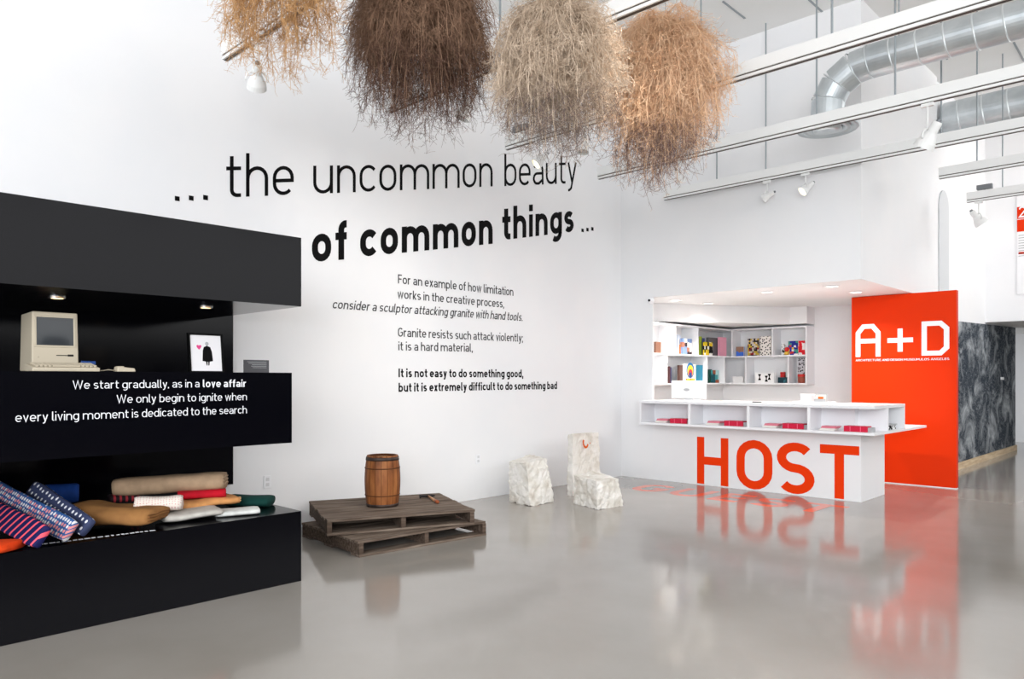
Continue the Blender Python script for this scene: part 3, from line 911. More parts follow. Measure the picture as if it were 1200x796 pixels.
for xx, zz in ((-.085, .1), (.03, .075), (.08, .105)):
    mb = MB()
    prof = [(-.026, -.055), (.026, -.055), (.026, -.04), (.009, -.015), (.009, .015), (.026, .04), (.026, .055), (-.026, .055), (-.026, .04), (-.009, .015), (-.009, -.015), (-.026, -.04)]
    k = len(prof)
    mb.add([(a * .9 + xx, -.0425, b * .9 + zz - .005) for a, b in prof] + [(a * .9 + xx, -.04, b * .9 + zz - .005) for a, b in prof], [tuple(range(k))] + [(i, (i + 1) % k, (i + 1) % k + k, i + k) for i in range(k)])
    mb.build('printed_shape', M['black_vinyl'], tb, world=False)
book_back(913.2, 922, 442.3, ZB, pattern_mat('dark_teal_box', (34, 60, 70), (60, 108, 118), 'patch', 12), 'dark teal box on the lower shelf under the red cube', 'box', name='gift_box', pages=False, th=.1)
p = onY(917.5, 442, SY + .09); h0 = onY(917.5, 442.3, SY + .09).z
t = thing('gift_cube', (p.x, SY + .09, h0 + .001), 'small red cube resting on the dark teal box', 'box')
MB().box(-.032, .032, -.03, .03, 0, .085).build('body', cm('red_cube', (190, 32, 32)), t, world=False, bevel=.004)
MB().box(-.0325, .0325, -.0305, .0305, .06, .066).build('lid_seam', cm('red_cube_seam', (120, 20, 22)), t, world=False)
book_back(935.6, 943.6, 420, ZB, pattern_mat('specked_grey_cover', (206, 204, 208), (60, 58, 62), 'dots', 26, .3), 'grey and black specked book at the right end of the lower shelf', Y=SY + .2)
p = onY(939.3, 450, SY + .08)
t = thing('gift_jar', (p.x, SY + .08, ZB + TH / 2), 'red and brown squat jar at the right end of the lower shelf', 'jar')
MB().lathe([(0, 0), (.052, 0), (.056, .02), (.056, .09), (.05, .1)], 20).build('body', cm('brown_jar', (150, 74, 56)), t, world=False, smooth=True)
MB().lathe([(.05, .1), (.058, .102), (.058, .135), (.05, .142), (0, .142)], 20).build('lid', cm('red_lid', (196, 40, 36)), t, world=False, smooth=False)

# on the desk top
DT = 1.105
p = onY(807, 467, 9.0)
t = thing('monitor', (p.x, 9.0, DT), 'white computer monitor seen from behind on the reception desk', 'monitor')
MB().box(-.265, .265, -.02, .02, .022, .268).build('screen_back', M['screen_white'], t, world=False, bevel=.012)
MB().box(-.24, .24, .0205, .024, .04, .25).build('screen', M['crt'], t, world=False)
MB().box(-.06, .06, -.0, .03, .008, .12).build('stand', M['screen_white'], t, world=False)
MB().box(-.13, .13, -.08, .1, 0, .01).build('foot', M['screen_white'], t, world=False, bevel=.003)
mb = MB(); k = 20
mb.add([(.045 * math.cos(2 * PI * i / k) - .02, -.0225, .145 + .02 * math.sin(2 * PI * i / k)) for i in range(k)] + [(.045 * math.cos(2 * PI * i / k) - .02, -.0195, .145 + .02 * math.sin(2 * PI * i / k)) for i in range(k)], [tuple(range(k))] + [(i, (i + 1) % k, (i + 1) % k + k, i + k) for i in range(k)])
mb.build('badge', M['logo_grey'], t, world=False)
p = onZ(842, 466.2, DT + .002)
t = thing('paper_sheet_pile', (-4.82, 8.82, DT), 'low pile of white papers on the desk right of the monitor', 'papers')
MB().box(-.15, .15, -.1, .1, 0, .008).build('sheets', M['paper'], t, world=False)
MB().box(-.11, .1, -.07, .08, .008, .012).build('top_sheet', M['logo_grey'], t, world=False)
p = onY(889, 468, 8.8)
t = thing('pen', (p.x, 8.75, DT), 'dark pen lying near the middle of the desk top', 'pen')
MB().cyl((-.06, 0, .006), (.05, .01, .006), .006, n=8).cyl((.05, .01, .006), (.065, .0115, .006), .006, .001, n=8).build('pen_body', M['dark'], t, world=False)
MB().box(-.058, -.02, -.001, .002, .011, .014).build('clip', M['chrome'], t, world=False)
a, b = onY(933, 467, 8.85), onY(975, 468, 8.85)
t = thing('tray', ((a.x + b.x) / 2, 8.86, DT), 'low white tray on the desk top holding two small boxes', 'tray')
wd = (b.x - a.x) / 2
MB().box(-wd, wd, -.12, .12, 0, .016).build('tray_base', M['white_lam'], t, world=False)
MB().box(-wd, wd, -.12, -.114, .016, .026).box(-wd, wd, .114, .12, .016, .026).box(-wd, -wd + .006, -.114, .114, .016, .026).box(wd - .006, wd, -.114, .114, .016, .026).build('rim', M['white_lam'], t, world=False)
a, b = onY(940.5, 460, 8.86), onY(952.5, 460, 8.86)
t = thing('card_box', ((a.x + b.x) / 2, 8.86, DT + .0165), 'plain white cube box on the tray on the desk top', 'box')
wd = (b.x - a.x) / 2
MB().box(-wd, wd, -.06, .06, 0, .075).build('body', M['screen_white'], t, world=False, bevel=.003)
MB().box(-wd - .003, wd + .003, -.063, .063, .0755, .095).build('lid', M['white_lam'], t, world=False, bevel=.003)
a, b = onY(955, 460, 8.86), onY(968.5, 460, 8.86)
t = thing('card_holder', ((a.x + b.x) / 2, 8.86, DT + .0165), 'grey card holder with an orange leaflet on the desk tray', 'card holder')
wd = (b.x - a.x) / 2
MB().box(-wd, wd, -.03, .04, 0, .012).box(-wd, wd, .02, .026, .012, .095).box(-wd, wd, -.03, -.026, .012, .04).build('holder', M['logo_grey'], t, world=False)
MB().box(-wd + .008, wd - .008, .006, .016, .0125, .09).build('leaflets', M['paper'], t, world=False)
MB().prism([(-.03, .001), (.03, .001), (.03, .0055), (-.03, .0055)], .03, .065).build('leaflet_print', cm('orange_print', (238, 120, 40)), t, world=False)

# leaflets and red boxes in the desk cubbies
crim = cm('crimson_box', (206, 24, 62)); pinkp = cm('pink_leaflet', (226, 130, 146)); band = cm('pink_band', (240, 120, 150))
spots = [((771, 495), (790, 495), 'first'), ((831, 499), (854.5, 498.5), 'second'), ((898, 503), (924, 502), 'third'), ((965, 508.5), (997, 505.5), 'fourth')]
pa = pb = None
for (l, r_, wh) in spots:
    pl = onY(l[0] + 6, 495, 8.62); pr = onY(r_[0] + 8, 495, 8.62)
    la = 'pink and white fanned leaflets in the %s front cubby from the left' % wh
    lb = 'crimson stack of boxed cards in the %s front cubby from the left' % wh
    if pa is None:
        pa = thing('leaflet_pile', (pl.x, 8.62, .8125), la, 'leaflets', 'leaflets in the desk cubbies')
        for i in range(4): MB().box(-.085 + i * .012, .085 + i * .012, -.06 - .004 * i, .06, .013 * i, .013 * i + .012).build('leaflet', M['paper'] if i < 2 else pinkp, pa, world=False)
        pb = thing('card_stack', (pr.x, 8.62, .8125), lb, 'box', 'crimson card stacks in the desk cubbies')
        MB().box(-.125, .125, -.07, .07, 0, .062).build('boxes', crim, pb, world=False, bevel=.002)
        for xx in (-.06, .05): MB().box(xx, xx + .006, -.0712, .0712, -.0, .0632).build('band', band, pb, world=False)
        MB().box(.1255, .165, -.05, .06, 0, .05).build('end_cards', M['logo_grey'], pb, world=False)
    else:
        a_ = copy_tree(pa); a_.location = (pl.x, 8.62, .8125); a_['label'] = la
        b_ = copy_tree(pb); b_.location = (pr.x, 8.62, .8125); b_['label'] = lb
p = onX(1051, 500, -2.84)
t = thing('leaflet_rack', (-2.87, 9.22, .8125), 'black and white patterned card stack in the end cubby facing the sign', 'leaflets')
MB().box(-.06, .08, -.17, .17, 0, .05).build('cards', pattern_mat('black_white_cards', (236, 236, 236), (24, 24, 26), 'patch', 45), t, world=False)
MB().box(-.07, .09, -.18, .18, .0505, .062).build('top_card', M['logo_grey'], t, world=False)

# ------------------------------------------------------------------ chalkboard wall in the passage
t = thing('chalkboard', (-3.02, 14.6, 0.12), 'tall blackboard covered in chalk scrawl along the passage behind the red panel', 'chalkboard')
MB().add([(-3.018, 11.97, .1), (-3.018, 17.395, .1), (-3.018, 17.395, 2.41), (-3.018, 11.97, 2.26), (-2.99, 11.97, .1), (-2.99, 17.395, .1), (-2.99, 17.395, 2.41), (-2.99, 11.97, 2.26)],
         [(0, 1, 2, 3), (4, 7, 6, 5), (0, 4, 5, 1), (1, 5, 6, 2), (2, 6, 7, 3), (3, 7, 4, 0)]).build('board', M['chalk'], t)
MB().box(-3.018, -2.96, 11.97, 17.395, 0, .1).build('base_board', M['sill_wood'], t)
p = onX(1174, 444, -2.985)
t2 = MB().box(p.x - .004, p.x + .02, p.y - .09, p.y + .09, p.z - .02, p.z + .03).build('chalk_ledge', M['white_lam'], t)
# banner on the far wall, cut by the frame edge
a = onY(1192, 244, 14.99); b = onY(1192, 272, 14.99)
t = thing('wall_banner', (a.x + .6, 14.99, 2.9), 'white exhibition text panel with red heading block high on the far right wall', 'banner')
MB().box(a.x, a.x + 1.3, 14.982, 14.998, onY(1192, 345, 14.99).z, a.z + .25).build('sheet', M['wall'], t)
MB().box(a.x, a.x + 1.3, 14.976, 14.9815, b.z, onY(1192, 258, 14.99).z).build('red_block', M['orange'], t)
mb = MB()
# the numeral 2, white on red
z0, z1 = onY(1192, 257, 14.99).z, onY(1192, 243, 14.99).z
MB().box(a.x, a.x + 1.3, 14.978, 14.9815, z0, z1).build('red_heading', M['orange'], t)
hh = (z1 - z0) * .9; ww = hh * .6
v, f = ribbon(arc(.5, .72, .38, .24, 170, -30, 12) + [(.12, .06), (.95, .06)], False, .17)
MB().add([(a.x + .02 + x_ * ww, 14.9765, z0 + .02 + y_ * hh) for x_, y_ in v], f).build('numeral', M['white_vinyl'], t)
mb = MB()
for k in range(9):
    z = onY(1192, 276 + k * 3.0, 14.99).z
    mb.box(a.x + .02, a.x + R.uniform(.8, 1.2), 14.9795, 14.9815, z - .014, z)
mb.build('text_rows', M['logo_grey'], t)
MB().box(a.x + .02, a.x + 1.2, 14.9795, 14.9815, onY(1192, 297, 14.99).z - .02, onY(1192, 296, 14.99).z).build('red_rule', M['orange'], t)

# ------------------------------------------------------------------ pallets, barrel, hammer
def pallet(o, ux, length, depth, z, label):
    """corner o (near), ux unit vector along the long near edge"""
    ux = Vector((ux[0], ux[1], 0)).normalized(); uy = Vector((-ux.y, ux.x, 0))
    ang = math.atan2(ux.y, ux.x)
    t = thing('pallet', (o[0], o[1], z), label, 'pallet', 'weathered pallets', ang)
    H = 0.128
    nb = 9
    for k in range(nb):
        y0 = depth * k / nb + .003; y1 = depth * (k + 1) / nb - .003
        e = R.uniform(-.008, .008)
        dz = R.uniform(-.002, .001)
        MB().box(-.004 + e, length + e, y0, y1, H - .02 + dz * 0, H + dz).build('deck_board', M['pallet_x'], t, world=False, bevel=.002)
    for x in (0.0, length / 2 - .02, length - .04):
        MB().box(x, x + .04, .004, depth - .004, .018, H - .0202).build('stringer', M['pallet_side'], t, world=False, bevel=.002)
    for y in (0.0, depth * .45, depth - .14):
        MB().box(0, length, y + .002, y + .14, 0, .0178).build('bottom_board', M['pallet_x'], t, world=False, bevel=.002)
    return t


M['pallet_x'] = noise_mix(mat('weathered_deck_wood', (112, 98, 86), 0.85, 0.15), [(76, 63, 54), (108, 94, 83), (136, 123, 111)], 4, 8, (0.8, 9, 9), (0.28, 0.72), 0.3)
pallet((-4.884, 3.355), (0.118, 1.27), 1.275, 1.02, 0, 'lower weathered grey-brown wooden pallet lying on the concrete floor')
pallet((-5.225, 3.28), (0.497, 1.163), 1.265, 1.03, 0.1292, 'upper weathered grey-brown wooden pallet carrying the barrel and hammer')
PT = 0.257
bx, by = -5.49, 4.02
bar = thing('barrel', (bx, by, PT), 'small wooden barrel with dark iron hoops standing on the upper pallet', 'barrel')
HB = 0.455


def brad(h):
    u = (h / HB - .5) * 2
    return 0.160 - 0.021 * u * u


nst = 18
mb = MB()
for k in range(nst):
    a0, a1 = 2 * PI * k / nst + .012, 2 * PI * (k + 1) / nst - .012
    vs, fs = [], []
    rows = 14
    for i in range(rows + 1):
        h = HB * i / rows
        rr = brad(h)
        for a in (a0, (a0 + a1) / 2, a1): vs.append((rr * math.cos(a), rr * math.sin(a), h))
    for i in range(rows):
        for j in range(2): fs.append((i * 3 + j, i * 3 + j + 1, (i + 1) * 3 + j + 1, (i + 1) * 3 + j))
    o = len(vs)
    vs += [(brad(HB) * .9 * math.cos(a), brad(HB) * .9 * math.sin(a), HB) for a in (a0, a1)]
    fs.append((rows * 3, rows * 3 + 2, o + 1, o))
    mb.add(vs, fs)
mb.build('staves', M['stave'], bar, world=False, smooth=True)
MB().lathe([(0, .004)] + [(brad(HB * i / 14) - .003, HB * i / 14) for i in range(15)] + [(brad(HB) * .9, HB - .001), (brad(HB) * .88, HB - .03)], 36).build('stave_joints', M['stave_gap'], bar, world=False, smooth=True)
MB().lathe([(0, HB - .022), (brad(HB) * .895, HB - .022), (brad(HB) * .895, HB - .035)], 36).build('lid', M['lid'], bar, world=False)
for z0, z1, m, e in ((.0, .026, M['hoop'], .004), (HB - .042, HB - .012, M['hoop'], .004), (.098, .106, M['hoop_thin'], .0035), (HB - .115, HB - .107, M['hoop_thin'], .0035)):
    MB().lathe([(brad(z0), z0), (brad(z0) + e, z0), (brad((z0 + z1) / 2) + e, (z0 + z1) / 2), (brad(z1) + e, z1), (brad(z1), z1)], 40).build('hoop', m, bar, world=False, smooth=True)
# hammer
h1, h2 = onZ(502, 584.0, PT), onZ(513, 590.5, PT)
ham = thing('hammer', (h1.x, h1.y, PT), 'wooden handled hammer with dark iron head lying on the upper pallet', 'hammer')
d = (h2 - h1).normalized(); sd = Vector((-d.y, d.x, 0))
pts = [h1 + Vector((0, 0, .02)), h1.lerp(h2, .35) + Vector((0, 0, .018)), h1.lerp(h2, .6) + Vector((0, 0, .014)), h1.lerp(h2, .8) + Vector((0, 0, .015))]
hd = MB().tube(pts, [.010, .011, .013, .015], 10).build('handle', M['handle'], ham, smooth=True)
MB().tube([pts[-1], h2 + Vector((0, 0, .016))], [.0152, .0158], 10).build('grip', M['handle_end'], ham, smooth=True)
c0 = h1 + Vector((0, 0, .021)) - d * .005
MB().cyl(c0 - sd * .075, c0 + sd * .02, .013, .017, 10).cyl(c0 - sd * .085, c0 - sd * .075, .02, .02, 12).cyl(c0 + sd * .02, c0 + sd * .065, .017, .006, 10).build('head', M['iron'], ham)


# ------------------------------------------------------------------ granite blocks
from mathutils import noise as mnoise


def stone(name, bot, top, label, seed, amp=.02, cuts=30):
    """bot/top: four world corners each; roughened, faceted block"""
    bm = bmesh.new()
    vs = [bm.verts.new(p) for p in bot + top]
    for f in [(0, 3, 2, 1), (4, 5, 6, 7), (0, 1, 5, 4), (1, 2, 6, 5), (2, 3, 7, 6), (3, 0, 4, 7)]: bm.faces.new([vs[i] for i in f])
    bmesh.ops.subdivide_edges(bm, edges=bm.edges[:], cuts=cuts, use_grid_fill=True)
    bm.normal_update()
    mv = {}
    for v in bm.verts:
        q = v.co + Vector((seed, seed * 2, 0))
        vd = mnoise.voronoi(q * 7.5)[0]
        n = mnoise.noise(q * 3.5) * .5 + (vd[1] - vd[0]) * .9 - .3 + abs(mnoise.noise(q * 11)) * .5 + mnoise.noise(q * 30) * .28
        mv[v] = v.normal * (n * amp * 1.5)
    for v, dlt in mv.items():
        v.co += dlt
        if v.co.z < .0: v.co.z = 0
    me = bpy.data.meshes.new(name); bm.to_mesh(me); bm.free()
    me.materials.append(M['granite'])
    o = bpy.data.objects.new(name, me); C.objects.link(o)
    b = o.modifiers.new('bevel', 'BEVEL'); b.width = .004; b.limit_method = 'ANGLE'
    return tag(o, label, 'stone block', 'granite blocks')


V3 = lambda x, y, z: Vector((x, y, z))
stone('granite_block', [V3(-5.885, 6.075, 0), V3(-5.488, 5.988, 0), V3(-5.50, 6.40, 0), V3(-5.93, 6.5, 0)],
      [V3(-5.90, 6.06, .46), V3(-5.56, 6.01, .465), V3(-5.57, 6.36, .50), V3(-5.93, 6.46, .50)], 'waist-less white granite block with a sloping top, standing alone left of the other two'.replace('waist-less ', 'knee-high '), 3.1, .022)
stone('granite_slab', [V3(-5.705, 6.90, 0), V3(-5.61, 6.87, 0), V3(-5.63, 7.46, 0), V3(-5.74, 7.48, 0)],
      [V3(-5.745, 6.95, .725), V3(-5.655, 6.93, .735), V3(-5.68, 7.46, .72), V3(-5.77, 7.48, .72)], 'tall upright white granite slab with an orange painted mark behind the low block', 8.7, .012)
stone('granite_block', [V3(-5.286, 6.491, 0), V3(-4.828, 6.33, 0), V3(-4.79, 6.74, 0), V3(-5.25, 6.9, 0)],
      [V3(-5.29, 6.50, .315), V3(-4.86, 6.36, .295), V3(-4.83, 6.72, .30), V3(-5.26, 6.87, .325)], 'low wide white granite block with chipped orange-tinted top, front right of the slab', 5.3, .02)
slab = bpy.data.objects['granite_slab']
mk = MB()
c0 = Vector((-5.636, 7.14, .62))
v, f = ribbon(arc(0, 0, .045, .055, 140, 340, 12), False, .026)
mk.add([(c0.x + .012 + y_ * -.09, c0.y + x_, c0.z + y_) for x_, y_ in v], f)
mk.add([(c0.x + .012, c0.y + .085 + a, c0.z - .01 + b) for a, b in ((-.008, -.008), (.008, -.008), (.008, .008), (-.008, .008))], [(0, 1, 2, 3)])
mk.build('painted_mark', mat('burnt_orange_paint', (206, 92, 30), .6, .2), slab, world=True)

# ------------------------------------------------------------------ old computer, mouse, picture, placard
ST = 1.441
mac = thing('desktop_computer', (-5.08, 1.285, ST), 'vintage beige all-in-one computer with dark screen on the black shelf', 'computer')
MX, my0, my1 = -4.95, 1.162, 1.406
MB().hexa([(MX - .27, my0, ST + .004), (MX, my0, ST + .004), (MX, my1, ST + .004), (MX - .27, my1, ST + .004), (MX - .262, my0 + .006, ST + .345), (MX - .012, my0 + .004, ST + .35), (MX - .012, my1 - .004, ST + .35), (MX - .262, my1 - .006, ST + .345)]).build('case', M['beige_plastic'], mac, bevel=.008, seg=3)
# bezel frame around the recessed tube
yy0, yy1, zz0, zz1 = my0 + .025, my1 - .028, ST + .155, ST + .318


def slabx(mb, y0, y1, z0, z1, x0, x1): return mb.box(x0, x1, y0, y1, z0, z1)


fr = MB()
xf = lambda z: MX - .012 * (z - ST) / .35
for (a, b, c_, d_) in ((yy0 - .012, yy1 + .012, zz0 - .012, zz0), (yy0 - .012, yy1 + .012, zz1, zz1 + .012), (yy0 - .012, yy0, zz0, zz1), (yy1, yy1 + .012, zz0, zz1)):
    fr.hexa([(xf(c_) - .004, a, c_), (xf(c_) + .004, a, c_), (xf(c_) + .004, b, c_), (xf(c_) - .004, b, c_), (xf(d_) - .004, a, d_), (xf(d_) + .004, a, d_), (xf(d_) + .004, b, d_), (xf(d_) - .004, b, d_)])
fr.build('bezel', M['beige_plastic'], mac, bevel=.002)
mb = MB(); nu, nv_ = 12, 10
vs = []
for j in range(nv_ + 1):
    for i in range(nu + 1):
        u, v = i / nu * 2 - 1, j / nv_ * 2 - 1
        z = zz0 + (zz1 - zz0) * j / nv_
        vs.append((xf(z) + .001 + .003 * (1 - u * u) * (1 - v * v), yy0 + (yy1 - yy0) * i / nu, z))
mb.add(vs, [(j * (nu + 1) + i, j * (nu + 1) + i + 1, (j + 1) * (nu + 1) + i + 1, (j + 1) * (nu + 1) + i) for j in range(nv_) for i in range(nu)])
mb.build('screen', M['crt'], mac, smooth=True)
MB().box(MX - .006, MX - .0015, my0 + .125, my0 + .2, ST + .094, ST + .099).box(MX - .006, MX - .0012, my0 + .185, my0 + .215, ST + .091, ST + .103).build('disk_slot', M['dark'], mac)
MB().box(MX - .006, MX - .002, my0 + .03, my0 + .038, ST + .08, ST + .09).build('badge', M['beige_key'], mac)
kb = thing('keyboard', (-4.78, 1.28, ST), 'beige computer keyboard in front of the vintage beige computer', 'keyboard')
ky0, ky1, kx0, kx1 = 1.108, 1.447, -4.86, -4.705
MB().hexa([(kx0, ky0, ST), (kx1, ky0, ST), (kx1, ky1, ST), (kx0, ky1, ST), (kx0, ky0, ST + .045), (kx1, ky0, ST + .022), (kx1, ky1, ST + .022), (kx0, ky1, ST + .045)]).build('case', M['beige_plastic'], kb, bevel=.005)
mb = MB()
for r_ in range(5):
    xk = kx1 - .02 - r_ * .026
    for k in range(15):
        yk = ky0 + .016 + k * .0208
        zk = ST + .022 + (kx1 - xk) * .148
        if r_ == 0 and 4 <= k <= 10:
            if k == 4: mb.box(xk - .009, xk + .009, yk, yk + .0208 * 7 - .004, zk, zk + .012)
            continue
        mb.box(xk - .009, xk + .009, yk, yk + .017, zk, zk + .012)
mb.build('keys', M['beige_key'], kb, bevel=.0015, seg=1)['kind'] = 'stuff'
cp = []
for i in range(90):
    a = i * .75
    u = i / 89
    cp.append((-4.885 + .012 * math.cos(a), 1.40 + .075 * u, ST + .05 + .012 * math.sin(a)))
MB().tube(cp, .004, 6).build('coiled_cord', cm('blue_cord', (40, 74, 140)), kb, smooth=True)
ms = thing('computer_mouse', (-4.76, 1.60, ST), 'beige one-button computer mouse right of the keyboard', 'mouse')
MB().hexa([(-4.80, 1.547, ST), (-4.73, 1.547, ST), (-4.73, 1.652, ST), (-4.80, 1.652, ST), (-4.795, 1.55, ST + .032), (-4.735, 1.55, ST + .032), (-4.735, 1.648, ST + .022), (-4.795, 1.648, ST + .022)]).build('body', M['beige_plastic'], ms, bevel=.006, seg=3)
MB().box(-4.785, -4.745, 1.555, 1.59, ST + .0285, ST + .034).build('button', M['beige_key'], ms, bevel=.002)
MB().tube([(-4.765, 1.549, ST + .008), (-4.77, 1.51, ST + .012), (-4.78, 1.475, ST + .006), (-4.80, 1.45, ST + .004)], .003, 6).build('cable', M['beige_key'], ms, smooth=True)

pic = thing('framed_picture', (-5.0, 2.205, ST), 'black framed print of a cloaked black figure and pink heart on the shelf', 'picture')
py0, py1, PXX = 2.085, 2.322, -5.0
zt_ = ST + .268
lean = lambda z: PXX - (z - ST) * .12


def leanbox(mb, y0, y1, z0, z1, d0, d1):
    return mb.hexa([(lean(z0) + d0, y0, z0), (lean(z0) + d1, y0, z0), (lean(z0) + d1, y1, z0), (lean(z0) + d0, y1, z0), (lean(z1) + d0, y0, z1), (lean(z1) + d1, y0, z1), (lean(z1) + d1, y1, z1), (lean(z1) + d0, y1, z1)])


mb = MB()
fw = .012
leanbox(mb, py0, py1, ST, ST + fw, -.02, .006); leanbox(mb, py0, py1, zt_ - fw, zt_, -.02, .006)
leanbox(mb, py0, py0 + fw, ST + fw, zt_ - fw, -.02, .006); leanbox(mb, py1 - fw, py1, ST + fw, zt_ - fw, -.02, .006)
mb.build('frame', M['black_vinyl'], pic)
prt = leanbox(MB(), py0 + fw, py1 - fw, ST + fw, zt_ - fw, -.012, -.002).build('print', cm('white_print', (244, 242, 244), .6), pic)
fc, fz = 2.212, ST + .05


def flat_shape(pts, name, m, parent, d=-.0008):
    k = len(pts)
    MB().add([(lean(z) + d, y, z) for y, z in pts] + [(lean(z) - .0018, y, z) for y, z in pts], [tuple(range(k))] + [(i, (i + 1) % k, (i + 1) % k + k, i + k) for i in range(k)]).build(name, m, parent)


flat_shape([(fc - .035, fz + .03), (fc - .03, fz + .10), (fc - .022, fz + .125), (fc, fz + .135), (fc + .022, fz + .125), (fc + .032, fz + .095), (fc + .037, fz + .03), (fc + .012, fz + .025), (fc - .01, fz + .025)], 'printed_cloak', M['black_vinyl'], prt)
flat_shape([(fc - .008, fz), (fc - .012, fz + .026), (fc - .002, fz + .026), (fc - .002, fz)], 'printed_leg', M['black_vinyl'], prt)
flat_shape([(fc + .004, fz), (fc + .004, fz + .026), (fc + .014, fz + .026), (fc + .01, fz)], 'printed_leg', M['black_vinyl'], prt)
flat_shape([(fc + .012 * math.cos(a * PI / 6), fz + .148 + .014 * math.sin(a * PI / 6)) for a in range(12)], 'printed_head', M['logo_grey'], prt)
flat_shape([(fc - .055 + .0013 * 16 * math.sin(a * PI / 10) ** 3 * .8, fz + .125 + .0012 * (13 * math.cos(a * PI / 10) - 5 * math.cos(2 * a * PI / 10) - 2 * math.cos(3 * a * PI / 10))) for a in range(20)], 'printed_heart', cm('pink_heart', (232, 70, 140)), prt)
leanbox(MB(), 2.19, 2.215, ST + .0, ST + .15, -.10, -.021).build('easel_back', M['black_vinyl'], pic) if False else None

a, b = onX(283, 430, -5.3), onX(318, 430, -5.3)
pl = thing('text_placard', (-5.3, (a.y + b.y) / 2, ST), 'small grey text placard standing at the right end of the black shelf', 'placard')
yc = (a.y + b.y) / 2; hw = min((b.y - a.y) / 2, 2.615 - yc)
ztop = onX(300, 422, -5.3).z
MB().box(-5.31, -5.30, yc - hw, yc + hw, ST, ztop).build('plate', mat('grey_placard', (84, 84, 88), .5, .3), pl)
mb = MB()
for k in range(5): mb.box(-5.30, -5.2988, yc - hw * .8, yc + hw * R.uniform(.2, .85), ztop - .016 - k * .011, ztop - .013 - k * .011)
mb.build('text_rows', M['logo_grey'], pl)
MB().box(-5.36, -5.31, yc - hw * .6, yc + hw * .6, ST, ST + .012).build('foot', M['grey_box'], pl)


# ------------------------------------------------------------------ fabrics on the bench
def bolt(name, A, B, wd, th, m, label, roll=0.0, flat=4.0, wob=.006, seed=1, fold=True, taper=(1, 1), sag=0.0, cat='fabric', edge=None):
    """folded length of cloth from A to B (world, centre line), cross-section a soft rounded slab wd x th"""
    A, B = Vector(A), Vector(B)
    L = (B - A).length
    ax = (B - A).normalized()
    side = Vector((0, 0, 1)).cross(ax).normalized()
    nrm = ax.cross(side).normalized()
    rot = Matrix.Rotation(roll, 3, ax)
    side, nrm = rot @ side, rot @ nrm
    t = thing(name, A.lerp(B, .5), label, cat, 'folded fabrics on the black bench')
    n, rows = 28, 22
    rm = Matrix((ax, side, nrm))                    # world -> local (x along the cloth)
    t.rotation_euler = rm.transposed().to_euler()
    vs, fs = [], []
    for i in range(rows + 1):
        u = i / rows
        x = (u - .5) * L
        e = 1 - .12 * max(0, abs(u - .5) * 2 - .86) / .14
        k = taper[0] + (taper[1] - taper[0]) * u
        for j in range(n):
            a = 2 * PI * j / n
            ca, sa = math.cos(a), math.sin(a)
            y = wd / 2 * k * math.copysign(abs(ca) ** (2 / flat), ca) * e
            z = th / 2 * k * math.copysign(abs(sa) ** (2 / max(2.0, flat * .6)), sa) * e
            q = Vector((x * 6 + seed * 9, y * 9, z * 7))
            y += mnoise.noise(q) * wob * 1.5
            z += mnoise.noise(q + Vector((5, 3, 1))) * wob - sag * 4 * (u - .5) ** 2
            vs.append((x + mnoise.noise(Vector((y * 14, z * 14, seed * 3.3))) * wob, y, z))
    for i in range(rows):
        for j in range(n): fs.append((i * n + j, i * n + (j + 1) % n, (i + 1) * n + (j + 1) % n, (i + 1) * n + j))
    c0 = len(vs); vs.append((-L / 2, 0, 0)); vs.append((L / 2, 0, 0))
    for j in range(n):
        fs.append((c0, (j + 1) % n, j)); fs.append((c0 + 1, rows * n + j, rows * n + (j + 1) % n))
    o = MB().add(vs, fs).build('cloth', m, t, world=False, smooth=True)
    uvl = o.data.uv_layers.new(name='cloth_uv')
    per = wd + th
    for pl_ in o.data.polygons:
        js = [(o.data.loops[li].vertex_index) for li in pl_.loop_indices]
        top_ = sum(o.data.vertices[q].co.z for q in js) >= 0
        for li, q in zip(pl_.loop_indices, js):
            cq = o.data.vertices[q].co
            uvl.data[li].uv = (cq.x, cq.y + cq.z)
    if edge is not None:                         # folded layers showing on the B end
        mb = MB()
        for q in (-.25, .1, .4):
            pts = [(L / 2 + .001, wd * .42 * k2 / 5 * taper[1], th * (q + .06 * math.sin(k2))* taper[1] * .6) for k2 in range(-5, 6)]
            mb.tube(pts, .004, 6)
        mb.build('folded_edge', edge, t, world=False, smooth=True)
    return t


def bp(px, py, z): return onZ(px, py, z)


bolt('folded_fabric', bp(-40, 640, .515), bp(16, 641, .512), .22, .045, fabric('orange_red_cloth', (238, 74, 24)), 'orange-red folded fabric at the left front corner of the bench', wob=.008, seed=2)
bolt('folded_fabric', bp(-46, 581, .63), bp(50, 630, .56), .135, .04, pattern_mat('navy_coral_stripe_cloth', (24, 26, 78), (240, 92, 108), 'stripes', 15, .28, rot=.6, coord='UV'), 'navy fabric with coral diagonal stripes leaning at the left front of the bench', seed=3, roll=1.0, flat=6, wob=.003)
bolt('folded_fabric', bp(-24, 566, .72), bp(83, 623, .555), .13, .04, pattern_mat('blue_pink_print_cloth', (52, 92, 150), (226, 148, 150), 'dots', 36, .36, third=(226, 224, 226), coord='UV'), 'blue fabric with small pink and white print between stripes and polka dots', seed=4, roll=1.0, flat=6, wob=.003)
bolt('folded_fabric', bp(38, 573, .71), bp(103, 619, .555), .115, .045, pattern_mat('navy_polka_cloth', (58, 66, 98), (232, 234, 240), 'dots', 22, .22, coord='UV'), 'navy polka-dot fabric standing upright against the blue roll', seed=5, roll=.95, flat=6, wob=.003)
bolt('fabric_roll', bp(50, 580, .563), bp(92, 577.5, .563), .146, .146, fabric('royal_blue_cloth', (48, 98, 200), .6), 'royal blue rolled fabric behind the polka-dot fabric', flat=2.0, seed=6)
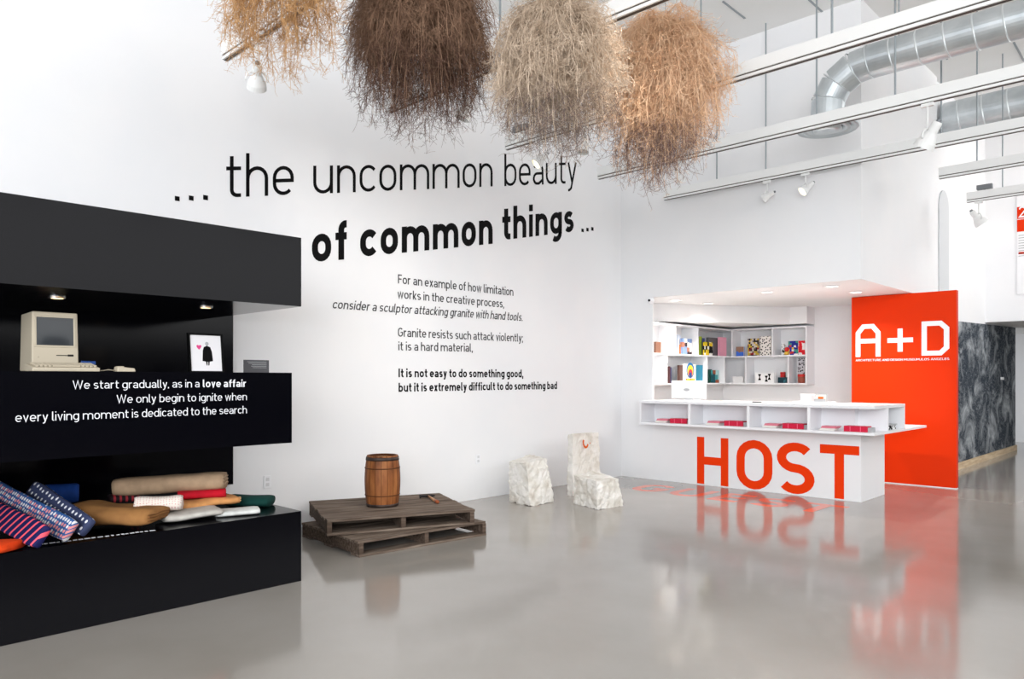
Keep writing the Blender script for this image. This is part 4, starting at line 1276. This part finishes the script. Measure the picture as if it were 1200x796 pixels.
bolt('folded_fabric', bp(92, 600, .572), bp(186, 605, .555), .30, .10, fabric('tan_cloth', (158, 112, 66)), 'large tan fabric bundle in the middle of the bench', seed=7, wob=.02, taper=(1.1, .9), edge=fabric('tan_edge', (132, 88, 50)))
bolt('folded_fabric', bp(128, 585, .60), bp(162, 582, .60), .12, .05, pattern_mat('black_red_stripe_cloth', (30, 18, 22), (140, 40, 48), 'stripes', 28, .4, coord='UV'), 'black and dark red striped fabric showing behind the tan bundle', seed=8)
bolt('folded_fabric', bp(188, 606, .522), bp(254, 598, .522), .24, .05, fabric('pale_grey_cloth', (208, 204, 196)), 'pale grey folded fabric under the peach one at the bench front', seed=9, wob=.01)
bolt('folded_fabric', bp(252, 601.5, .505), bp(303, 597.5, .505), .17, .038, fabric('white_cloth', (226, 228, 224)), 'white flat folded fabric at the right end of the bench front', seed=10, wob=.003)
bolt('folded_fabric', bp(205, 592, .562), bp(276, 584, .562), .20, .055, fabric('peach_cloth', (222, 158, 98)), 'peach orange folded fabric below the crimson one', seed=11, wob=.012, edge=fabric('peach_edge', (236, 190, 140)))
bolt('folded_fabric', bp(208, 580, .615), bp(264, 576, .62), .19, .06, fabric('crimson_cloth', (196, 20, 40)), 'crimson red folded fabric below the taupe bolt', seed=12, wob=.01)
bolt('folded_fabric', bp(158, 592, .60), bp(214, 589, .60), .20, .10, pattern_mat('cream_print_cloth', (232, 222, 212), (206, 150, 146), 'dots', 60, .2, coord='UV'), 'cream fabric with tiny pink print in the middle of the pile', seed=13, wob=.012, roll=-.15)
bolt('folded_fabric', bp(136, 571, .67), bp(264, 563, .70), .20, .115, fabric('taupe_cloth', (178, 150, 122)), 'large taupe fabric bolt lying on top of the pile', seed=14, wob=.008, flat=3, edge=fabric('taupe_edge', (206, 180, 150)))
bolt('folded_fabric', bp(268, 586, .525), bp(318, 587, .52), .20, .075, fabric('dark_green_cloth', (16, 62, 56)), 'dark green folded fabric with white core at the far right of the pile', seed=15, wob=.006, flat=3)

# ------------------------------------------------------------------ lighting tracks
ZTK = 3.80


def track(Y, x0, rods, label, feed=None, x1=2.2):
    t = thing('lighting_track', (x0, Y, ZTK), label, 'lighting track', 'suspended lighting tracks')
    MB().box(x0, x1, Y - .032, Y + .032, ZTK + .036, ZTK + .135).build('beam', M['track_white'], t, bevel=.004)
    MB().box(x0 + .004, x1, Y - .022, Y + .022, ZTK + .026, ZTK + .036).build('slot', M['track_gap'], t)
    MB().box(x0, x1, Y - .026, Y + .026, ZTK + .004, ZTK + .026).build('rail', M['track_white'], t)
    MB().box(x0 + .004, x1, Y - .012, Y + .012, ZTK, ZTK + .004).build('contact_strip', M['track_gap'], t)
    for px in rods:
        d = ray(px, 0); k = Y / d[1]
        MB().cyl((d[0] * k, Y, ZTK + .13), (d[0] * k, Y, CEIL), .009, n=8).build('suspension_rod', M['rod'], t)
    if feed: MB().box(x0 + .12, x0 + .30, Y - .035, Y + .035, ZTK + .15, ZTK + .21).box(x0 + .2, x0 + .22, Y - .01, Y + .01, ZTK + .13, ZTK + .15).build('feed_box', M['grey_box'], t)
    return t


XE = -5.45
TY = [2.54, 4.07, 5.58, 7.17, 8.62, 10.0, 11.6]
track(TY[0], XE, [420], 'white lighting track above the leftmost golden tumbleweed')
track(TY[1], XE, [586, 800], 'white lighting track crossing above the grey-tan tumbleweed, second from the left wall corner')
track(TY[2], XE, [975], 'white lighting track passing over the word beauty and behind two tumbleweeds', feed=True)
track(TY[3], XE, [821.5, 957, 1049], 'white lighting track in front of the round ceiling diffuser')
track(TY[4], XE, [840, 897.5, 1103], 'white lighting track closest to the wall above the reception desk')
track(TY[5], -2.49, [1145], 'short-looking white lighting track in the passage, nearer of two'.replace('short-looking ', ''))
track(TY[6], -2.55, [1175], 'white lighting track in the passage, farther of two with grey box on top', feed=True)


def track_head(px, Y, aim, label, lit=False, drop=.13, size=1.0):
    d = ray(px, 0); k = Y / d[1]
    p = Vector((d[0] * k, Y, ZTK))
    t = thing('track_spotlight', p, label, 'spotlight', 'spotlights on the lighting tracks')
    z = Vector((0, 0, -1))
    aim = Vector(aim).normalized()
    c = p + z * (drop * size)
    sd = aim.cross(Vector((0, 0, 1))).normalized()
    MB().box(p.x - .05, p.x + .05, p.y - .017, p.y + .017, ZTK - .03, ZTK - .0).build('adapter', M['track_white'], t, bevel=.003)
    MB().cyl(p + z * .03, p + z * (drop * size - .055 * size), .008, n=10).build('stem', M['track_white'], t)
    r = .06 * size
    arcp = [c + (sd * math.cos(a * PI / 10) + Vector((0, 0, 1)) * math.sin(a * PI / 10)) * r for a in range(11)]
    MB().tube(arcp, .006 * size, 8).build('yoke', M['track_white'], t, smooth=True)
    hd = MB().lathe([(0.0, -.10), (.022, -.10), (.026, -.085), (.026, -.04), (.034, -.025), (.052, .015), (.056, .045), (.050, .045), (.046, .02)], 22, c, aim)
    hd = MB().lathe([(r_ * size, h_ * size) for r_, h_ in [(0.0, -.10), (.022, -.10), (.026, -.085), (.026, -.04), (.034, -.025), (.052, .015), (.056, .045), (.050, .045), (.046, .02)]], 22, c, aim).build('lamp_head', M['track_white'], t, smooth=False)
    MB().lathe([(0.0, .034 * size), (.03 * size, .03 * size), (.047 * size, .02 * size)], 22, c, aim).build('lens', M['lamp_lit'] if lit else M['lamp_off'], hd, smooth=True)
    MB().lathe([(0.0, -.115 * size), (.012 * size, -.115 * size), (.014 * size, -.10 * size)], 12, c, aim).build('cord_cap', M['grey_box'], hd)
    if lit: spot('track_lamp', c + aim * .06 * size, c + aim * 3, 9, 75, (1, .93, .82), 1.0, .03)
    return t


track_head(301, TY[0], (-.75, .35, -.75), 'track spotlight hanging under the sparse golden tumbleweed', drop=.23, size=1.25)
track_head(544, TY[1], (-.3, -.3, -1), 'track spotlight peeking out right below the dark brown tumbleweed', drop=.2, size=1.2)
track_head(632, TY[2], (-.4, -.6, -.7), 'lit track spotlight hanging over the word beauty', True, drop=.19, size=1.1)
track_head(684, TY[2], (.1, -.3, -1), 'unlit track spotlight below the gap between the two pale tumbleweeds', drop=.2)
track_head(797, TY[3], (.2, .5, -1), 'track spotlight half hidden by the tips of the peach tumbleweed', drop=.2)
track_head(899, TY[4], (-1, .1, -.35), 'thin track spotlight turned sideways above the reception soffit', drop=.19)
track_head(944, TY[4], (-.6, -.6, -.7), 'lit track spotlight right of the sideways one above the reception', True, drop=.16, size=1.15)
track_head(1087, TY[3], (-.55, .1, -.85), 'large white track spotlight below the track near the steel duct', drop=.2, size=1.6)
track_head(1147, TY[6], (.45, .3, -.75), 'white track spotlight on the farther passage track', drop=.17, size=1.5)

# ------------------------------------------------------------------ air ducts
DYc, DZ, DR = 8.0, 4.64, .168
du = thing('air_duct', (-2.2, DYc, DZ), 'round galvanised spiral duct with elbow and ceiling diffuser over the reception', 'duct')
sx = -2.62
MB().cyl((sx, DYc, DZ), (2.4, DYc, DZ), DR, n=36).build('duct_pipe', M['steel'], du, smooth=False)
el = [(sx, DZ), (sx - .16, DZ - .02), (sx - .33, DZ - .13), (sx - .42, DZ - .29), (sx - .43, DZ - .50)]
for i in range(len(el) - 1):
    a, b = el[i], el[i + 1]
    MB().cyl((a[0], DYc, a[1]), (b[0], DYc, b[1]), DR * .985 + .003 * (i % 2), n=36).build('elbow_segment', M['steel'], du)
    MB().lathe([(DR, -.006), (DR + .008, 0), (DR, .006)], 36, (a[0], DYc, a[1]), (el[max(i - 1, 0)][0] - b[0], 0, el[max(i - 1, 0)][1] - b[1])).build('seam_ring', M['steel_seam'], du)
k = sx + .22
while k < 2.3:
    MB().lathe([(DR, -.008), (DR + .007, 0), (DR, .008)], 36, (k, DYc, DZ), (1, 0, .12)).build('seam_ring', M['steel_seam'], du)
    k += .24
for hx in (-2.35, -0.9, .6):
    MB().cyl((hx, DYc, DZ + DR - .005), (hx, DYc, CEIL), .006, n=8).build('hanger_rod', M['rod'], du)
df = (el[-1][0], DYc, el[-1][1])
MB().lathe([(DR, .02), (DR + .01, -.02), (.25, -.06), (.305, -.075), (.31, -.085), (.30, -.095), (.24, -.085), (.21, -.06)], 40, df).build('diffuser', M['steel'], du, smooth=True)
MB().lathe([(.225, -.066), (.23, -.10), (.16, -.088), (.15, -.06)], 40, df).build('diffuser_ring', M['steel'], du, smooth=True)
MB().lathe([(.14, -.066), (.145, -.105), (.07, -.115), (0, -.115)], 40, df).build('diffuser_cone', M['steel'], du, smooth=True)
du2 = thing('air_duct', (0, 12.2, 5.17), 'second round galvanised duct far back above the passage', 'duct')
R2, X2 = .25, -2.95
MB().cyl((X2, 12.2, 5.17), (2.5, 12.2, 5.17), R2, n=36).build('duct_pipe', M['steel'], du2)
k = X2 + .2
while k < 2.4:
    MB().lathe([(R2, -.01), (R2 + .009, 0), (R2, .01)], 36, (k, 12.2, 5.17), (1, 0, .1)).build('seam_ring', M['steel_seam'], du2)
    k += .3
for hx in (-1.0, 1.0):
    MB().cyl((hx, 12.2, 5.17 + R2 - .005), (hx, 12.2, CEIL), .008, n=8).build('hanger_rod', M['rod'], du2)


# ------------------------------------------------------------------ tumbleweeds
def tumbleweed(px, py, dist, rad, m, label, seed, mains=170, twigs=3600, tips=5200, tw=.0022, drape=1.0, root_up=.9, pear=0.0, m_tip=None):
    rnd = random.Random(seed)
    d = ray(px, py)
    c = Vector((d[0] * dist, d[1] * dist, EYE + d[2] * dist))
    rx, rz = rad
    t = thing('tumbleweed', (c.x, c.y, c.z), label, 'tumbleweed', 'dried tumbleweeds hung from the ceiling')
    vs, fs = [], []
    vs2, fs2 = [], []

    def strand(pts, r0, r1, tip=False):
        V, Fc = (vs2, fs2) if tip else (vs, fs)
        k = len(pts)
        o = len(V)
        for i, p in enumerate(pts):
            q = (pts[min(i + 1, k - 1)] - pts[max(i - 1, 0)])
            if q.length < 1e-6: q = Vector((0, 0, 1))
            q.normalize()
            u = q.orthogonal().normalized(); v = q.cross(u)
            r = r0 + (r1 - r0) * i / (k - 1)
            for a in (0, 2.094, 4.189): 
                w_ = u * (math.cos(a) * r) + v * (math.sin(a) * r)
                V.append((p.x + w_.x, p.y + w_.y, p.z + w_.z))
        for i in range(k - 1):
            b = o + i * 3
            Fc.extend([(b, b + 1, b + 4, b + 3), (b + 1, b + 2, b + 5, b + 4), (b + 2, b, b + 3, b + 5)])

    def rv():
        while True:
            v = Vector((rnd.uniform(-1, 1), rnd.uniform(-1, 1), rnd.uniform(-1, 1)))
            if .05 < v.length < 1: return v.normalized()

    lob = [(rv(), rnd.uniform(.05, .16)) for _ in range(6)]

    def env(v):        # uneven surface radius in direction v
        return 1.0 + sum(a * max(0, v.dot(q)) ** 3 for q, a in lob) - .06

    root = Vector((rnd.uniform(-.05, .05), rnd.uniform(-.05, .05), rz * root_up))
    paths = []
    def inside(e, slack):
        kz = 1 + pear * e.z / rz
        vv = Vector((e.x / (rx * kz), e.y / (rx * kz), e.z / rz))
        return vv.length < slack * env(vv.normalized()) if vv.length > 1e-4 else True

    for i in range(mains):
        v = rv()
        if v.z > .2 and rnd.random() < .45: v.z = -v.z
        kz = 1 + pear * v.z
        e = env(v) * rnd.uniform(.55, .98)
        end = Vector((v.x * rx * e * kz, v.y * rx * e * kz, v.z * rz * e))
        h = Vector((end.x * .95, end.y * .95, max(end.z * .5 + rz * .55, rz * .35)))
        pts = []
        jit, ph = rv() * .035, rnd.uniform(0, 6)
        for k in range(12):
            u = k / 11
            p = root * (1 - u) ** 2 + h * (2 * u * (1 - u)) + end * u * u
            pts.append(p + rv() * .008 + jit * math.sin(u * 7 + ph) * u)
        strand(pts, tw * 2.5, tw * 1.0)
        paths.append(pts)
    sec = []
    for i in range(twigs):                    # side branches: long gentle curves, forking off and drooping
        pts = paths[rnd.randrange(len(paths))]
        k = rnd.randint(2, 10)
        s = pts[k].lerp(pts[k + 1], rnd.random())
        tan = (pts[k + 1] - pts[k]).normalized()
        dr = (tan * .9 + rv() * .95 + Vector((0, 0, -.3 * drape))).normalized()
        bend = rv() * rnd.uniform(.1, .45)
        L = rnd.uniform(.08, .27) * rx / .55
        q = [s]
        for j in range(6):
            dr = (dr + bend + rv() * .22 + Vector((0, 0, -.14 * drape))).normalized()
            q.append(q[-1] + dr * (L / 6))
        if not inside(q[-1], 1.02 if q[-1].z > -.3 * rz else 1.1) and rnd.random() < .95: continue
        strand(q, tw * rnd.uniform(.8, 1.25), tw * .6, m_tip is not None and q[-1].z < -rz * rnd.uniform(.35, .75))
        sec.append(q)
    for i in range(tips):                     # short stiff twiglets in every direction
        q0 = sec[rnd.randrange(len(sec))]
        s = q0[rnd.randint(1, 6)]
        dr = (rv() * 1.1 + (q0[-1] - q0[0]).normalized() * .5 + Vector((0, 0, -.25 * drape))).normalized()
        L = rnd.uniform(.018, .065) * rx / .55
        q = [s]
        for j in range(2):
            dr = (dr + rv() * .45).normalized()
            q.append(q[-1] + dr * (L / 2))
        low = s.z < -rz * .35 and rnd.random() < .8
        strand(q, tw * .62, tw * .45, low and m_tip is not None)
    MB().add(vs, fs).build('branches', m, t, world=False)
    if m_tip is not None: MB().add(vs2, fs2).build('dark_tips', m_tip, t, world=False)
    # thin hanging wire to the ceiling
    MB().cyl((root.x, root.y, root.z - .03), (root.x, root.y, CEIL - c.z), .0025, n=6).build('hanging_wire', M['rod'], t, world=False)
    return t


tumbleweed(327, 8, 4.35, (.405, .455), twig_mat('golden_twigs', [(168, 124, 78), (214, 174, 128)]), 'sparse golden tumbleweed hanging leftmost near the top of the picture', 11, mains=150, twigs=2600, tips=15000, tw=.0013, drape=.2)
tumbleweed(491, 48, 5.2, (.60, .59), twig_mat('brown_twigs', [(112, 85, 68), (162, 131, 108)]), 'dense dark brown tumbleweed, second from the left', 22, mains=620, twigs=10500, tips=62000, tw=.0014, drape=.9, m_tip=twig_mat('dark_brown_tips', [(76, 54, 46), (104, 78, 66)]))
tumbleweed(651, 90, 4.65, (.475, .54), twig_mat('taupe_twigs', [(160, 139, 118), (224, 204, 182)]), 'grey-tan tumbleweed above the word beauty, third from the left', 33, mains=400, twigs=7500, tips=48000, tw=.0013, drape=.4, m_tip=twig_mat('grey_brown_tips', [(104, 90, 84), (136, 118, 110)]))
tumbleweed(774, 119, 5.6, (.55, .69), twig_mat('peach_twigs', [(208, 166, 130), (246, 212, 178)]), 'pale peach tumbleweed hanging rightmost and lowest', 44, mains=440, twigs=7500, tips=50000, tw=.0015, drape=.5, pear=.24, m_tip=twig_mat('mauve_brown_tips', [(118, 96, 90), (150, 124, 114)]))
